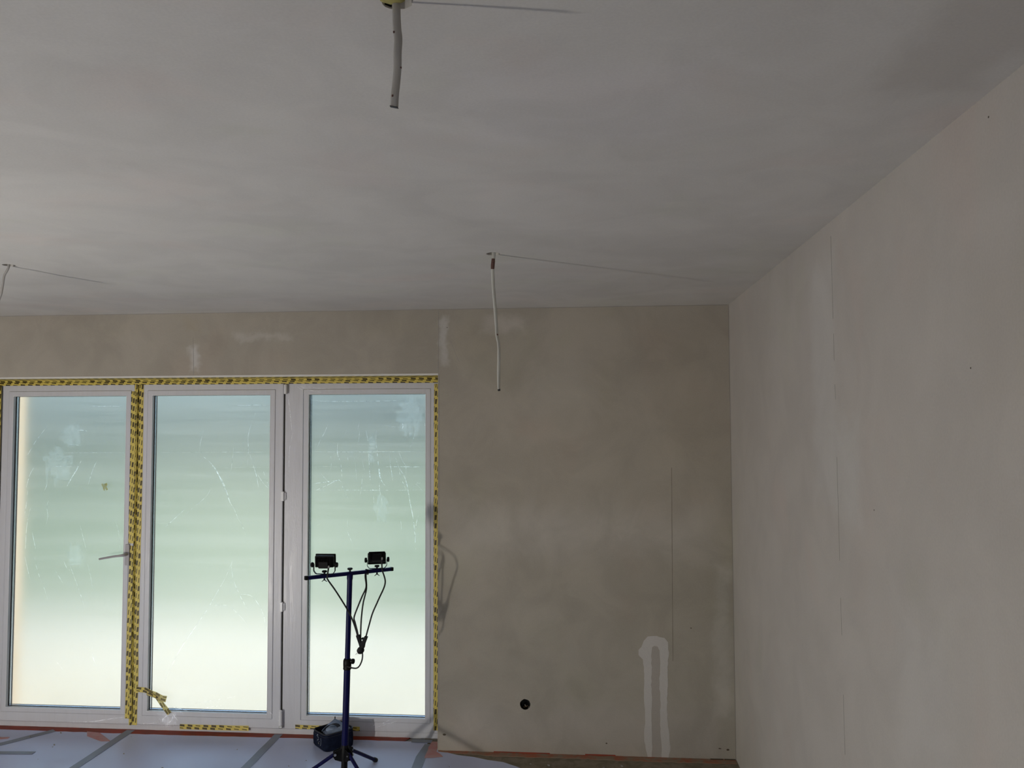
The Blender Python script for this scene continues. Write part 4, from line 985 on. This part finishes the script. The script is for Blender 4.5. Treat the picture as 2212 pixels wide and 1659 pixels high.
for (ua, za, w_, h_, m_) in [(-.002,.074,.004,.014,'print'),(.004,.066,.010,.003,'print'),(.000,.052,.014,.003,'print'),(.010,.058,.003,.007,'print'),(.018,.046,.009,.002,'print'),(.006,.034,.005,.003,'print_y'),(.013,.031,.004,.002,'print_y'),(.011,.037,.003,.003,'print_y'),(-.006,.044,.003,.005,'print')]:
    q = face_pt(ua, za); part(MB().obox(q, fd, fn, Vector((0,0,1)), w_/2, .0007, h_/2), 'print_mark', M[m_], bg)

# ------------------------------------------------------------------ work light on the floor, far left outside the picture (casts the long cable shadows)
LP = Vector((-3.75, .52, .22))
wlm = thing('work_light', 'floor work light shining up across the ceiling at the far left', 'lamp', (LP.x, LP.y, .0))
part(MB().box((LP.x-.06, LP.y-.06, .0015), (LP.x+.06, LP.y+.06, .02)), 'base', M['black'], wlm, bevel=.004)
part(MB().cyl((LP.x-.02, LP.y-.02, .02), (LP.x-.02, LP.y-.02, .10), .01, n=12), 'stem', M['black'], wlm)
LD = Vector((1.5, 3.3, 2.3)).normalized(); lz = Vector((0,0,1)); lx = LD.cross(lz).normalized(); ly = lx.cross(LD)
part(MB().obox(LP-LD*.03, lx, LD, ly, .115, .015, .185), 'housing', M['black'], wlm, bevel=.004)
part(MB().obox(LP-LD*.013, lx, LD, ly, .105, .001, .175), 'lens', M['led'], wlm)
al = bpy.data.lights.new('work_light_lamp', 'AREA'); al.shape = 'RECTANGLE'; al.size = .08; al.size_y = .25; al.energy = 65; al.color = (1.0, .945, .855); al.spread = math.radians(180)
ao = bpy.data.objects.new('work_light_lamp', al); COL.objects.link(ao); ao.location = LP; ao.rotation_euler = LD.to_track_quat('-Z', 'Y').to_euler()
ao.parent = wlm; ao.matrix_parent_inverse = Matrix.Translation(wlm.location).inverted()

# ------------------------------------------------------------------ unseen fill lights added in two assumed openings (behind and left of the camera)
def fill_light(loc, d, sx, sy, e, c=(.80,.88,1.0)):
    l = bpy.data.lights.new('opening_fill', 'AREA'); l.shape = 'RECTANGLE'; l.size = sx; l.size_y = sy; l.energy = e; l.color = c
    o_ = bpy.data.objects.new('opening_fill', l); COL.objects.link(o_); o_.location = loc; o_.rotation_euler = Vector(d).to_track_quat('-Z', 'Y').to_euler(); return o_
fill_light((-1.0, YB-.15, 1.52), (0,1,0), 1.8, 1.2, 4, (1, .95, .88))
fill_light((XL-.15, -1.7, 1.07), (1,0,0), 1.75, 2.1, 6, (1, .95, .88))

# ------------------------------------------------------------------ outside
gr = struct(MB().box((-60, D+.40+2.85, -.5), (60, 75, -.10)).build('ground', M['lawn']))
tr = struct(MB().box((-14, D+.37, -.5), (10, D+.40+2.85, -.07)).build('terrace', M['slab']))
k = 0
for i in range(-13, 9):
    for j in range(3):
        x0, y0 = i*1.0, D+.40+j*.95
        if i < -9 or i > 3: continue
        part(MB().box((x0+.004, y0+.004, -.08), (x0+.996, y0+.946, -.05+.001*((i*7+j*3) % 3))), 'paving_slab', M['paving'], tr)
# exterior left jamb: warm sunlit return of the facade
jm = struct(MB().box((OX0-.9, D+.301, -.07), (OX0, D+.301+.18, 2.9)).build('facade_return', M['render_warm']))
hb = MB(); rn = random.Random(11)
for i in range(60):
    x = -46+i*1.6+rn.uniform(-.3,.3); y = 40+rn.uniform(-1,1); h_ = rn.uniform(6.0, 8.0)
    b0 = len(hb.v); bmh = bmesh.new(); bmesh.ops.create_icosphere(bmh, subdivisions=2, radius=1)
    for v in bmh.verts:
        kk = 1+rn.uniform(-.15,.15); hb.v.append((x+v.co.x*1.3*kk, y+v.co.y*1.2*kk, -.1+h_/2+v.co.z*h_/2*kk))
    hb.f += [tuple(b0+v.index for v in f.verts) for f in bmh.faces]; bmh.free()
ho = hb.build('hedge', M['hedge']); ho['kind'] = 'stuff'; ho['label'] = 'blurred green hedge far beyond the terrace'; ho['category'] = 'hedge'
